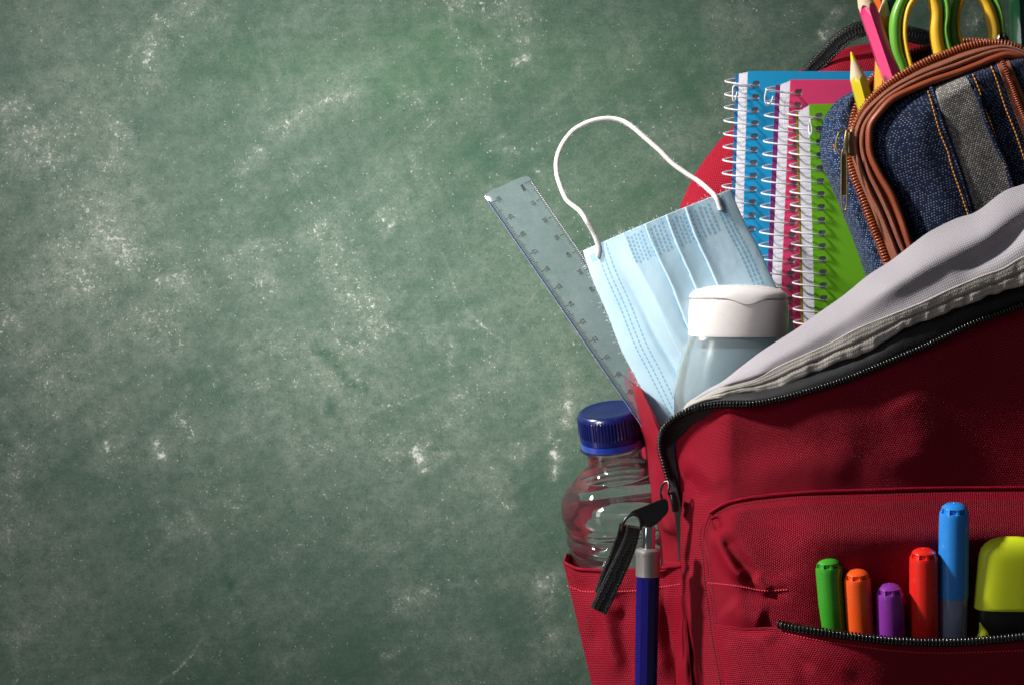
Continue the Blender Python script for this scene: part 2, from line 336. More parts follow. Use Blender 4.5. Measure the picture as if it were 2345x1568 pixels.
# ------------------------------------------------------------ chalkboard
def board_mat():
    g = NG("chalkboard_green"); tc = g.n('TexCoord').outputs['Object']
    at = g.n('Attribute', attribute_name='marks'); sp = g.n('SeparateColor', {0: at.outputs['Color']})
    chalk, wiped, wash = sp.outputs[0], sp.outputs[1], sp.outputs[2]
    def st(v, sx, sz): return g.n('Mapping', {'Vector': v, 'Scale': (sx, 1, sz)}).outputs[0]
    fine = g.noise(tc, 900, 3, .7); mid = g.noise(tc, 190, 5, .7); big = g.noise(tc, 9, 5, .6, .6); med = g.noise(tc, 34, 5, .65, .8)
    streak = g.noise(st(tc, 10, 300), 1.0, 5, .65, .3); streak2 = g.noise(st(tc, 90, 600), 1.0, 4, .6)
    swirl = g.noise(st(tc, 60, 25), 1.0, 5, .7, 1.6)
    base = g.mix(big, lin('#143b2b'), lin('#1d4636'))
    base = g.mix(g.math('MULTIPLY', wash, .65), base, lin('#1a5a30'))
    rp = lambda v, a, b: g.ramp(v, [(a, (0, 0, 0)), (b, (1, 1, 1))])
    def swipe(ang, s1, s2, off):
        v = g.n('Mapping', {'Vector': tc, 'Rotation': (0, math.radians(ang), 0), 'Location': (off, 0, off)}).outputs[0]
        v = g.n('Mapping', {'Vector': v, 'Scale': (s1, 1, s2)}).outputs[0]; return g.noise(v, 1.0, 6, .62, .9)
    swa, swb, swc = swipe(35, 9, 55, 3.1), swipe(-62, 7, 42, 7.7), swipe(8, 6, 90, 1.3)
    f = g.math('MULTIPLY', rp(med, .3, .9), .12)
    f = g.math('ADD', f, g.math('MULTIPLY', rp(swa, .36, .82), .24))
    f = g.math('ADD', f, g.math('MULTIPLY', rp(swb, .38, .84), .22))
    f = g.math('ADD', f, g.math('MULTIPLY', rp(swc, .38, .82), .10))
    f = g.math('ADD', f, g.math('MULTIPLY', g.math('MULTIPLY', rp(streak, .38, .78), rp(big, .3, .7)), .12))
    f = g.math('ADD', f, g.math('MULTIPLY', rp(big, .4, .75), .10))
    f = g.math('ADD', f, g.math('MULTIPLY', chalk, .36)); f = g.math('ADD', f, g.math('MULTIPLY', at.outputs['Alpha'], .34))
    f = g.math('MULTIPLY', f, g.math('SUBTRACT', 1.0, wiped), clamp=True)
    grain = g.math('ADD', .75, g.math('MULTIPLY', g.math('SUBTRACT', mid, .5), 1.5))
    grain = g.math('ADD', grain, g.math('MULTIPLY', g.math('SUBTRACT', fine, .5), 1.8))
    film_ = g.math('ADD', g.math('MULTIPLY', f, grain), .05, clamp=True)
    c = g.mix(g.math('MULTIPLY', film_, .85), base, lin('#92998f'))
    dens = g.math('ADD', g.math('ADD', g.math('MULTIPLY', chalk, .20), g.math('MULTIPLY', at.outputs['Alpha'], .07)), g.math('MULTIPLY', g.math('SUBTRACT', g.math('ADD', med, g.math('MULTIPLY', swirl, .6)), .8), .22))
    sp1 = g.math('MULTIPLY', g.math('SUBTRACT', g.noise(tc, 620, 2, .6), g.math('SUBTRACT', .70, dens)), 6, clamp=True)
    def specks(scale, share, rmin, rvar, ch):
        vo = g.n('TexVoronoi', {'Vector': tc, 'Scale': scale}); cc = g.n('SeparateColor', {0: vo.outputs['Color']})
        sel = g.math('GREATER_THAN', cc.outputs[0], g.math('SUBTRACT', 1-share, g.math('MULTIPLY', dens, ch)))
        rad = g.math('ADD', rmin, g.math('MULTIPLY', g.math('POWER', cc.outputs[1], 4.0), rvar))
        dd = g.math('SUBTRACT', rad, g.math('ADD', vo.outputs['Distance'], g.math('MULTIPLY', g.math('SUBTRACT', fine, .5), .12)))
        return g.math('MULTIPLY', sel, g.math('MULTIPLY', dd, 14, clamp=True)), cc.outputs[2]
    s2, b2 = specks(560, .05, .20, .2, 1.6); s3, b3 = specks(270, .02, .07, .12, .8)
    s2 = g.math('MULTIPLY', s2, g.math('ADD', .12, g.math('MULTIPLY', b2, .4))); s3 = g.math('MULTIPLY', s3, g.math('ADD', .15, g.math('MULTIPLY', b3, .5)))
    sk = g.math('MAXIMUM', g.math('MULTIPLY', sp1, .6), g.math('MAXIMUM', s2, s3), clamp=True)
    sk = g.math('MULTIPLY', sk, g.math('SUBTRACT', 1.0, g.math('MULTIPLY', wiped, .8)))
    c = g.mix(sk, c, lin('#d6d6d0'))
    sol = g.math('MULTIPLY', g.math('SUBTRACT', g.math('ADD', chalk, g.math('MULTIPLY', g.math('SUBTRACT', g.math('ADD', mid, fine), 1.0), 1.1)), .55), 2.2, clamp=True)
    c = g.mix(g.math('MULTIPLY', sol, .5), c, lin('#d0d2cc'))
    c = g.mix(g.math('MULTIPLY', g.math('MULTIPLY', rp(streak2, .52, .74), rp(med, .25, .6)), .38), c, lin('#28503e'))
    bp = g.n('Bump', {'Height': g.math('ADD', fine, g.math('MULTIPLY', sk, 1.0)), 'Strength': .35, 'Distance': .00012}).outputs[0]
    return g.done(g.bsdf(Base_Color=c, Roughness=g.math('ADD', .62, g.math('MULTIPLY', film_, .3)), Normal=bp, Specular_IOR_Level=.25))
board = thing('chalkboard', (0, .012, ZC0), 'green chalkboard covered in smeared and wiped white chalk, standing behind everything', 'chalkboard')
bx = np.r_[np.linspace(-.55, -.28, 8)[:-1], np.linspace(-.28, .28, 560), np.linspace(.28, .55, 8)[1:]]
bz = np.r_[np.linspace(-.42, -.20, 7)[:-1], np.linspace(-.20, .20, 400), np.linspace(.20, .42, 7)[1:]]
BX, BZ = np.meshgrid(bx, bz); PX = BX*100*FPX/DCAM+1172.5; PY = 784-BZ*100*FPX/DCAM
haze_ = np.zeros_like(BX); chalk = np.zeros_like(BX); wiped = np.zeros_like(BX); wash = np.zeros_like(BX)
def stroke(buf, pts, w, a, soft=1.0, rag=.5, taper=.2):
    q = np.array(pts); mg = 60+4*w; i0, i1 = np.searchsorted(PX[0], [q[:, 0].min()-mg, q[:, 0].max()+mg]); j0, j1 = np.searchsorted(-PY[:, 0], [-q[:, 1].max()-mg, -q[:, 1].min()+mg])
    if i1 <= i0 or j1 <= j0: return
    _stroke(buf[j0:j1, i0:i1], PX[j0:j1, i0:i1], PY[j0:j1, i0:i1], pts, w, a, soft, rag, taper)
def _stroke(buf, PX, PY, pts, w, a, soft, rag, taper):
    jx = vnoise(PX/23+w, PY/19)*w*rag+vnoise(PX/7, PY/6+w)*w*rag*.5; jy = vnoise(PX/21, PY/27+w)*w*rag
    buf[:] = np.maximum(buf, ridge(PX+jx, PY+jy, pts if len(pts) > 1 else [pts[0], (pts[0][0]+2, pts[0][1]+2)], a, w*soft, taper if len(pts) > 1 else .01)*(.75+.9*vnoise(PX/11, PY/9)))
for pts, w, a in [([(0, 205), (70, 290)], 34, .5), ([(50, 250), (120, 400), (180, 430)], 34, .45), ([(170, 420), (250, 540), (330, 650)], 34, .55), ([(330, 640), (400, 640), (440, 655)], 12, .5),
    ([(235, 400), (270, 330), (305, 285)], 18, .45), ([(350, 70), (342, 120), (337, 168)], 13, .75), ([(366, 25), (358, 40), (372, 55)], 6, .7), ([(355, 60), (470, 30), (560, 60)], 30, .35),
    ([(545, 405), (570, 370), (610, 335)], 14, .4), ([(557, 395)], 11, .95), ([(600, 325), (680, 270), (760, 225), (860, 210)], 18, .45), ([(680, 262)], 14, 1.0), ([(700, 250), (640, 300)], 9, .6),
    ([(985, 265)], 24, .75), ([(985, 285)], 9, .9), ([(900, 215), (990, 240)], 20, .3), ([(1000, 30), (1060, 90), (1140, 180)], 20, .42), ([(1140, 68), (1160, 92), (1225, 92)], 9, .6), ([(1175, 155), (1188, 138), (1225, 130)], 9, .75),
    ([(1000, 0), (1100, 25), (1260, 40)], 30, .4), ([(700, 480), (780, 620), (850, 720)], 34, .35), ([(860, 480), (905, 525)], 15, .6), ([(555, 540), (590, 600), (620, 700)], 20, .35),
    ([(800, 650), (840, 700), (900, 790)], 26, .4), ([(700, 830), (760, 870), (840, 900)], 26, .3), ([(1150, 340), (1178, 345), (1172, 330)], 8, .5),
    ([(985, 740), (995, 790)], 18, .35), ([(1020, 840), (1035, 800), (1030, 755)], 6, .55), ([(1305, 880), (1300, 940), (1290, 990)], 13, .65), ([(1250, 920), (1258, 1000), (1266, 1025)], 10, .5), ([(1266, 1020), (1270, 1060), (1266, 1110)], 6, 1.2),
    ([(1280, 1000), (1270, 1025)], 7, .7), ([(1238, 1310), (1240, 1360), (1252, 1382), (1265, 1350)], 9, .6), ([(1250, 1300), (1252, 1370)], 20, .4), ([(1130, 1060), (1140, 1120), (1165, 1155)], 24, .42), ([(1140, 1140), (1165, 1164), (1182, 1140)], 6, .65),
    ([(1178, 1000), (1188, 1050)], 22, .35), ([(1170, 1040), (1190, 1052), (1205, 1020)], 5, .6), ([(948, 1010), (960, 1050), (975, 1090)], 12, 1.0), ([(985, 1000), (968, 1040)], 9, .7), ([(1000, 1030), (1020, 1060)], 18, .5), ([(930, 1050), (900, 1000)], 20, .35),
    ([(355, 990), (362, 1040), (388, 1042)], 8, 1.0), ([(340, 1010), (365, 1020)], 10, .5), ([(243, 1000), (245, 1042)], 8, .75), ([(395, 930), (430, 980), (450, 1012)], 13, .6), ([(420, 985), (447, 1005)], 8, .5),
    ([(885, 1400), (930, 1375), (1010, 1330)], 15, .42), ([(1088, 1330)], 6, 1.2), ([(20, 1010), (50, 1120)], 40, .4), ([(0, 1240), (30, 1230)], 30, .45), ([(0, 1480), (60, 1450), (70, 1470)], 30, .4),
    ([(42, 1490), (40, 1530), (34, 1575)], 5, .6), ([(472, 1440), (430, 1510), (350, 1575)], 4, .7), ([(85, 760), (110, 880), (130, 980)], 34, .35), ([(0, 745), (60, 742)], 14, .55), ([(0, 320), (40, 380)], 30, .4), ([(130, 520), (180, 640), (200, 700)], 40, .4),
    ([(1275, 1470), (1290, 1575)], 22, .35), ([(860, 1505), (900, 1500), (925, 1480)], 8, .45), ([(590, 1490), (640, 1512), (700, 1470)], 10, .3), ([(1020, 990), (1060, 930), (1050, 880)], 22, .35), ([(520, 1090), (560, 1180), (600, 1250)], 24, .28),
    ([(640, 1010), (700, 1000), (760, 1050)], 26, .3), ([(240, 900), (260, 1000), (230, 1100)], 40, .25), ([(60, 1130), (10, 1160)], 30, .3), ([(650, 1200), (720, 1260)], 30, .22), ([(1000, 1240), (1040, 1180)], 22, .28),
    ([(370, 1230), (460, 1180)], 26, .25), ([(1870, 70), (1900, 90)], 16, .7), ([(1905, 20), (1930, 40)], 14, .5), ([(1600, 20), (1740, 60)], 26, .3), ([(1440, 250), (1500, 300), (1520, 390)], 18, .3), ([(2210, 40), (2245, 55)], 18, .8), ([(2120, 70), (2180, 90)], 18, .5),
    ([(1262, 1420), (1268, 1500), (1270, 1575)], 16, .45), ([(1225, 1440), (1232, 1560)], 9, .3), ([(1310, 940), (1296, 880), (1312, 830)], 9, .5), ([(1230, 1290), (1232, 1340), (1240, 1378)], 4, .7), ([(1268, 1290), (1268, 1340), (1258, 1380)], 4, .7), ([(1125, 1050), (1128, 1110), (1150, 1155)], 4, .55), ([(1178, 1140), (1160, 1090), (1150, 1050)], 4, .35), ([(1050, 690), (1110, 750), (1190, 805)], 2.6, .8), ([(1000, 560), (1030, 620), (1050, 690)], 2.5, .6), ([(1390, 160), (1480, 110)], 20, .25), ([(1700, 160), (1620, 260)], 22, .25),
    ([(1120, 280), (1122, 180), (1130, 120)], 2.5, .45), ([(520, 750), (700, 800), (900, 790)], 30, .25), ([(300, 700), (380, 760), (440, 860)], 30, .25)]:
    stroke(chalk, pts, w*1.05, a*1.0)
    if w > 4: stroke(haze_, pts, w*1.9+6, a*.85, rag=.3)
for k in range(110):   # faint random rub marks, small scale
    x, y = rng.uniform(0, 2300), rng.uniform(0, 1568); L = rng.uniform(15, 110); th = rng.normal(1.2, .7)
    stroke(chalk, [(x, y), (x+L*math.cos(th)*.5+rng.normal(0, 9), y+L*math.sin(th)*.5), (x+L*math.cos(th), y+L*math.sin(th))], rng.uniform(3, 15), rng.uniform(.15, .5))
for k in range(60):   # hairline scratches
    x, y = rng.uniform(0, 2300), rng.uniform(0, 1568); L = rng.uniform(40, 260); th = rng.uniform(0, 3.14)
    stroke(chalk, [(x, y), (x+L*math.cos(th)*.5+rng.normal(0, 6), y+L*math.sin(th)*.5), (x+L*math.cos(th), y+L*math.sin(th))], 1.8, rng.uniform(.25, .5), rag=.1)
for pts, w, a in [([(700, 790), (750, 815), (800, 880)], 14, .9), ([(780, 865), (850, 905)], 13, .9), ([(760, 900), (757, 960)], 12, .8), ([(500, 1318), (540, 1345)], 14, .8), ([(345, 1150)], 12, .8), ([(860, 1228)], 11, .7), ([(860, 1422)], 14, .6), ([(575, 1430)], 14, .5),
    ([(1178, 212)], 12, .6), ([(1235, 548)], 10, .8), ([(1000, 680)], 10, .7), ([(400, 160), (520, 165), (600, 190)], 18, .5), ([(660, 145), (700, 180)], 16, .5), ([(860, 100), (950, 60)], 40, .5), ([(1160, 1360)], 22, .5), ([(1180, 1230), (1260, 1200)], 9, .4),
    ([(100, 1020)], 12, .6), ([(165, 760), (190, 800)], 14, .5), ([(490, 990), (480, 1080)], 14, .4), ([(930, 390), (960, 450)], 12, .5), ([(1400, 420), (1500, 460)], 40, .35), ([(880, 980)], 10, .5), ([(700, 1110), (760, 1180)], 16, .3), ([(300, 1200), (340, 1290)], 20, .3), ([(1240, 1530), (1340, 1550)], 40, .7), ([(1330, 1000), (1320, 1250)], 26, .4)]:
    stroke(wiped, pts, w, a)
for x, y, r, a in [(1000, 60, 170, .9), (850, 170, 150, .8), (780, 850, 70, .8), (560, 190, 120, .4), (1010, 350, 160, .5), (500, 1330, 60, .5), (540, 1150, 70, .3), (1240, 560, 90, .5), (250, 620, 120, .25), (1500, 200, 120, .3)]:
    wash += a*np.exp(-((PX-x)**2+(PY-y)**2)/r**2)
wash *= .25*(.8+.8*vnoise(PX/60, PY/40))
wash += .55*np.exp(-((PX-1000)/520)**2-((PY-130+60*vnoise(PX/170, PY/300))/95)**2)*(.8+.8*vnoise(PX/90, PY/14))+.3*np.exp(-((PX-1450)/300)**2-((PY-500)/600)**2)
haze_ += (.75*np.exp(-(PX/620)**2-((PY-700)/700)**2)+.45*np.exp(-((PX-1000)/420)**2-((PY-800)/330)**2))*(.75+1.1*vnoise(PX/130+PY/260, PY/150)+.5*vnoise(PX/40, PY/17)); wash = np.clip(wash, 0, 1)
nvz, nux = BX.shape
bo = raw('writing_surface', np.stack([BX, 0*BX, BZ+ZC0], -1), gridF(nvz, nux), board_mat(), board)
ca = bo.data.color_attributes.new(name='marks', type='FLOAT_COLOR', domain='POINT')
ca.data.foreach_set('color', np.stack([np.clip(chalk, 0, 1.2), np.clip(wiped, 0, 1), wash, np.clip(haze_, 0, 1)], -1).astype(np.float32).ravel())
V, F = boxVF((0, .0115, ZC0), (.55, 0, 0), (0, .009, 0), (0, 0, .42)); raw('backing_board', V, F, plastic("fibreboard", '#5b4a38', rough=.8), board, smooth=False)

# ------------------------------------------------------------ unseen table under the bag, added for the bottle's reflections (below the frame)
tv = []; 
V, F = boxVF((0.1, -.62, .380), (1.0, 0, 0), (0, .60, 0), (0, 0, .012))
raw('unseen_tabletop', V, F, plastic("dark_table", '#4a4442', rough=.25, var=.1), None, smooth=False, kind='structure')
# ------------------------------------------------------------ backpack
bag = thing('backpack', P(1900, 1700, 10), 'red woven backpack, unzipped, grey lining turned out, packed with school things', 'backpack')
def Dfront(px, py):
    px = np.asarray(px, float); py = np.asarray(py, float)
    d = 15.3+3.3*sst(1535, 1680, px)**.8+.85*sst(1620, 1880, px)-1.35*sst(1850, 2450, px)
    d = d-.5*sst(980, 1120, py)*sst(1150, 1060, py)*0
    for ln, a, w in [([(1560, 1040), (1610, 1075), (1660, 1120)], .14, 18), ([(1562, 1085), (1590, 1110), (1620, 1150)], -.14, 14), ([(1700, 1110), (1830, 1060), (1980, 1080)], .10, 34), ([(1650, 1010), (1800, 1030), (1950, 1000)], -.10, 40),
                     ([(2050, 880), (2100, 980), (2120, 1090)], .14, 60), ([(1590, 1150), (1595, 1300), (1612, 1568)], .10, 16), ([(1568, 1300), (1600, 1360), (1607, 1420)], .10, 14)]:
        d = d+ridge(px, py, ln, a*1.5, w*1.15)
    return d+.10*vnoise(px/120, py/90)+.012*vnoise(px/30, py/26)
seam_top = mp(Z5, [(240, 412), (300, 372), (420, 332), (600, 305), (900, 280), (1300, 268), (1700, 255), (2331, 250), (2700, 250)], 0)
seam_left = mp(Z5, [(240, 412), (205, 500), (192, 580), (212, 700), (220, 800), (228, 900), (250, 1050), (268, 1200), (285, 1300), (312, 1450), (335, 1568), (380, 1800)], 0)
_sl = crs(seam_left, 200); _stp = crs(seam_top, 200)
def Dpu(px, py):
    sx = np.interp(py, _sl[:, 1], _sl[:, 0]); sy = np.interp(px, _stp[:, 0], _stp[:, 1])
    e = sst(-2, 75, px-sx)*(.6*sst(-2, 30, py-sy)+.4*sst(0, 150, py-sy))
    d = Dfront(px, py)+.12+.95*e+.75*sst(40, 330, px-sx)*sst(0, 120, py-sy)-.85*sst(1740, 1990, px)*sst(1200, 1400, py)
    for ln, a, w in [([Z5(262, 520), Z5(300, 640), Z5(380, 780), Z5(440, 830), Z5(540, 850)], .55, 13), ([Z5(330, 540), Z5(400, 680), Z5(470, 780), Z5(540, 900)], -.38, 17), ([Z5(520, 830), Z5(600, 930), Z5(640, 960)], .22, 13),
                     ([Z5(330, 1020), Z5(450, 1100), Z5(620, 1150)], .38, 30), ([Z5(380, 930), Z5(560, 970), Z5(800, 940)], -.10, 14), ([Z5(700, 500), Z5(660, 700), Z5(700, 900)], -.14, 44), ([Z5(268, 440), Z5(285, 500), Z5(296, 545)], -.5, 8)]:
        d = d+ridge(px, py, ln, a, w)
    return d
zipline = mp(Z5, [(700, 1172), (800, 1195), (950, 1217), (1100, 1240), (1300, 1265), (1500, 1283), (1700, 1290), (1900, 1288), (2100, 1275), (2331, 1252), (2600, 1215)], 0)
_zl = crs(zipline, 200)
def Dlow(px, py):
    sx = np.interp(py, _sl[:, 1], _sl[:, 0]); zy = np.interp(px, _zl[:, 0], _zl[:, 1])
    t_ = (px-sx)/320; d = Dfront(px, py)+.1+3.6*(.22*sst(-.1, .25, t_)+.78*sst(-.25, 1.2, t_)-.06)*(1-.12*sst(1460, 1650, py))
    for ln, a, w in [([Z5(480, 1210), Z5(620, 1300), Z5(760, 1450), Z5(860, 1600)], .16, 22), ([Z5(700, 1240), Z5(900, 1340), Z5(1100, 1450), Z5(1200, 1568)], .14, 26),
                     ([Z5(600, 1220), Z5(760, 1340), Z5(930, 1500)], -.12, 20), ([Z5(330, 1180), Z5(480, 1210), Z5(680, 1205)], -.12, 8), ([Z5(350, 1250), Z5(400, 1400), Z5(450, 1600)], .10, 20)]:
        d = d+ridge(px, py, ln, a, w)
    return d
def withD(G, D, add=0.0): G = G.copy(); G[..., 2] = D(G[..., 0], G[..., 1])+add; return G
top_edge = [(1549, 1012, 0), (1556, 985, 0), (1578, 955, 0), (1600, 942, 0), (1649, 936, 0), (1712, 933, 0), (1822, 911, 0), (1932, 878, 0), (2041, 834, 0), (2143, 790, 0), (2231, 748, 0), (2345, 705, 0), (2460, 655, 0)]
rows = [top_edge, [(1549, 1050, 0), (1590, 1010, 0), (1700, 990, 0), (1900, 960, 0), (2460, 830, 0)], [(1559, 1150, 0), (2460, 1110, 0)], [(1560, 1293, 0), (2460, 1290, 0)], [(1576, 1402, 0), (2460, 1400, 0)], [(1612, 1568, 0), (2460, 1568, 0)], [(1650, 1720, 0), (2460, 1720, 0)]]
rows[0] = [(a, b-(5 if a > 1560 else 0), c) for a, b, c in rows[0]]
G = loft([crs(r, 40) for r in rows], 300, 260); sheet('front_panel', withD(G, Dfront), RED, bag)
# front pocket: upper sheet (runs down behind the pens) and lower sheet
G = loft([_sl[_sl[:, 1] < 1520], [(q[0]+120, q[1], 0) for q in _sl[_sl[:, 1] < 1520]], [(2460, 1116, 0), (2460, 1330, 0), (2460, 1525, 0)]], 220, 300)
ny = np.interp(G[..., 0], _stp[:, 0], _stp[:, 1]); t = np.linspace(0, 1, 220)[None]; G[..., 1] = ny+(1530-ny)*t
G[..., 0] = np.interp(G[..., 1], _sl[:, 1], _sl[:, 0])+(2460-np.interp(G[..., 1], _sl[:, 1], _sl[:, 0]))*(np.linspace(0, 1, 300)**1.15)[:, None]
ny = np.interp(G[..., 0], _stp[:, 0], _stp[:, 1]); G[..., 1] = ny+(1530-ny)*t
pocket = sheet('pocket_upper_panel', withD(G, Dpu), RED, bag)
xs = np.linspace(0, 1, 300)**1.1; low = np.zeros((160, 300, 3)); tt = np.linspace(0, 1, 160)
for i, s in enumerate(xs):
    for_x = 1636+(2460-1636)*s
    y0 = np.interp(for_x, np.r_[1620, 1700, _zl[:, 0]], np.r_[1424, 1438, _zl[:, 1]+1])
    yy = y0+(1720-y0)*tt; lx = np.interp(yy, _sl[:, 1], _sl[:, 0]); low[:, i, 0] = lx+(2460-lx)*s; low[:, i, 1] = yy
sheet('pocket_lower_panel', withD(low, Dlow), RED, bag)
# seams
sweep('pocket_seam', [(q[0], q[1], float(Dfront(q[0], q[1]))+.18) for q in _stp[::8]], 4.5, .16, RED, bag, n=160)
sweep('pocket_seam', [(q[0]+2, q[1], float(Dfront(q[0], q[1]))+.12) for q in _sl[::8]], 4.0, .10, RED, bag, n=120)
dashes('stitching', [(q[0], q[1]+13) for q in _stp[4::8]], Dpu, RDST, bag, 6.5)
dashes('stitching', [(q[0]+6, q[1]) for q in _sl[10::8]], Dpu, RDST, bag, 6.5)
dashes('stitching', [(q[0]-9, q[1]+4) for q in _sl[10::8]], Dfront, RDST, bag, 6.5)
dashes('stitching', mp(Z5, [(225, 885), (350, 897), (470, 915), (600, 937), (760, 930)]), Dpu, RDST2, bag, 6)
dashes('stitching', mp(Z5, [(740, 1222), (850, 1245), (1000, 1275), (1250, 1310), (1500, 1340), (1800, 1352), (2331, 1335)]), Dlow, RDST2, bag, 7, r=.028)

# --- teeth, one mesh shared by every tooth of a row
def tooth_mesh(name, mat, w, h, t):
    """bent capsule, w half length across tape, t half thickness along tape, h height (cm)"""
    W = []; n = 6
    for k in range(n):
        a = math.pi*k/(n-1); W.append((-w*math.cos(a)/100, 0, h*math.sin(a)**.6/100 if 0 < k < n-1 else 0))
    V, F = tubeVF(np.array(W), t/100, 5); me = bpy.data.meshes.new(name); me.from_pydata(V.tolist(), [], F); me.materials.append(mat)
    me.polygons.foreach_set('use_smooth', [True]*len(me.polygons)); return me
def teeth(path, pitch, me, parent, off=0.0, tilt=0.0):
    L = np.linalg.norm(np.diff(crs(path, 300)[:, :2], axis=0), axis=1).sum(); n = int(L/pitch); p = crs(path, n)
    W = P(p[:, 0], p[:, 1], p[:, 2]); T = np.gradient(W, axis=0); T /= np.linalg.norm(T, axis=1)[:, None]; base = rootloc(parent)
    for i in range(n):
        D = np.array([0, -1., 0]); D = D-T[i]*(T[i]@D); D /= np.linalg.norm(D); S = np.cross(T[i], D)
        S2 = S*math.cos(tilt)+T[i]*math.sin(tilt); T2 = np.cross(D, S2)
        M = Matrix(((S2[0], T2[0], D[0], W[i][0]-base.x+S[0]*off), (S2[1], T2[1], D[1], W[i][1]-base.y+S[1]*off), (S2[2], T2[2], D[2], W[i][2]-base.z+S[2]*off), (0, 0, 0, 1)))
        o = bpy.data.objects.new('tooth', me); COL.objects.link(o); o.parent = parent; o.matrix_basis = M
zip_main = [(1531, 1096, 15.9), (1520, 1058, 15.7), (1513, 1031, 15.6), (1513, 1004, 15.7), (1522, 979, 16.1), (1549, 955, 16.8), (1594, 934, 17.9), (1649, 925, 18.6), (1712, 924, 19.2), (1749, 920, 19.4), (1822, 903, 19.5), (1932, 870, 19.4), (2041, 826, 19.2), (2143, 782, 19.0), (2231, 740, 18.8), (2345, 697, 18.5), (2460, 650, 18.2)]
# black tape strip above / behind the teeth
tape_top = [(1543, 1100, 15.3), (1530, 1060, 15.2), (1530, 1005, 15.2), (1552, 968, 16), (1594, 928, 17.3)]+[a+(b,) for a, b in zip([Z3(200, 1400), Z3(400, 1372), Z3(600, 1302), Z3(850, 1205), Z3(1080, 1100), Z3(1230, 985), Z3(1340, 945), Z3(1460, 885), Z3(1560, 850), Z3(1680, 795), Z3(1800, 760), Z3(2032, 685), Z3(2300, 590)], [18.2, 18.6, 18.7, 18.7, 18.7, 18.7, 18.6, 18.5, 18.4, 18.4, 18.3, 18.1, 18])]
mz = crs(zip_main, 220); mz[:, 2] -= .12; tp = crs([(a, b-(18 if a > 1650 else 4), c-.1) for a, b, c in tape_top], 220)
zt = sheet('zipper', np.stack([tp*(1-a)+mz*a+np.array([0, 0, .25*math.sin(a*3.1)]) for a in np.linspace(0, 1, 14)]), BTAPE, bag, thick=.08, label='long black zipper running round the open mouth')
sweep('zip_cord', zip_main, 3.2, .09, BTAPE, bag, n=220)
tm = tooth_mesh('tooth', BKTOOTH, .13, .16, .055)
teeth([(a, b, c+.02) for a, b, c in zip_main], 7.2, tm, zt)
# black tape edge inside the corner and the closed length below the slider
sheet('zip_tape', loft([[(1531, 1092, 15.7), (1541, 1150, 15.7), (1548, 1200, 15.6), (1556, 1283, 15.3)], [(1527, 1040, 15.6), (1549, 1110, 15.9), (1561, 1160, 15.8), (1564, 1280, 15.5)]], 50, 8), BTAPE, bag, thick=.1)
sheet('zip_tape', loft([[(1518, 1000, 15.5), (1520, 1040, 15.6), (1535, 1100, 15.7), (1552, 1170, 15.6)], [(1552, 1000, 15.3), (1546, 1040, 15.5), (1556, 1100, 15.7), (1562, 1170, 15.6)]], 50, 14), BTAPE, bag, thick=.1)
sheet('zip_tape', loft([[(1516, 1010, 15.4), (1523, 984, 15.7), (1550, 960, 16.3), (1600, 937, 17.6), (1650, 930, 18.3)], [(1548, 1040, 15.4), (1556, 1010, 15.5), (1578, 975, 16.4), (1610, 956, 17.3), (1660, 944, 18.2)]], 50, 12), BTAPE, bag, thick=.08)
# pocket zipper
pz = [(q[0], q[1]-4, float(Dlow(q[0], q[1]+10))+.14) for q in _zl[::6]]
pt = sweep('zipper', [(a, b+2, c-.10) for a, b, c in pz], 6.5, .06, BTAPE, bag, n=160, label='short black zipper across the front pocket')
teeth(pz, 8.2, tooth_mesh('tooth', BKTOOTH, .155, .14, .058), pt)
sweep('zip_cord', [(a, b+7, c-.02) for a, b, c in pz], 3.2, .09, BKTOOTH, bag, n=160)

# --- lining flap with sewn hem
lin_top = [(2460, 385, 18.2), (2345, 423, 18.0), (2297, 441, 17.9), (2238, 485, 17.9), (2187, 503, 17.8), (2129, 532, 17.8), (2089, 561, 17.8), (2041, 598, 17.7), (1990, 631, 17.7), (1932, 678, 17.7), (1869, 722, 17.7), (1829, 751, 17.8), (1800, 770, 17.8), (1749, 802, 17.8), (1705, 835, 17.7), (1658, 872, 17.6), (1625, 890, 17.4), (1600, 906, 17.2), (1576, 922, 17.0), (1560, 945, 16.8)]
hem_fold = [(2460, 540, 19.3)]+[Z3(*a)+(b,) for a, b in [((2032, 515), 19.2), ((1900, 590), 19.2), ((1760, 640), 19.2), ((1570, 720), 19.2), ((1400, 800), 19.2), ((1200, 880), 19.2), ((1000, 960), 19.2), ((830, 1050), 19.1), ((700, 1110), 19.1), ((500, 1200), 19.0), ((330, 1290), 18.9), ((150, 1330), 18.5), ((30, 1385), 18.0)]]+[(1577, 925, 17.4), (1561, 947, 17.0)]
hem_low = [(2460, 600, 19.1)]+[Z3(*a)+(b,) for a, b in [((2032, 680), 19.0), ((1950, 705), 19.0), ((1800, 750), 19.0), ((1680, 800), 19.0), ((1580, 840), 19.0), ((1440, 900), 19.0), ((1320, 950), 19.0), ((1150, 1050), 19.1), ((1080, 1095), 19.1), ((1000, 1130), 19.1), ((850, 1180), 19.1), ((700, 1240), 19.1), ((550, 1300), 19.0), ((400, 1345), 18.9), ((250, 1372), 18.7), ((50, 1400), 18.2)]]+[(1578, 930, 17.5), (1562, 949, 17.1)]
mid = [tuple((np.array(a)*.5+np.array(b)*.5)+np.array([0, 0, .35])) for a, b in zip(crs(lin_top, 20), crs(hem_fold, 20))]
Gl = loft([lin_top, mid, hem_fold], 320, 70)
px, py = Gl[..., 0].copy(), Gl[..., 1].copy(); fadev = np.sin(np.linspace(0, math.pi, 70))[:, None]
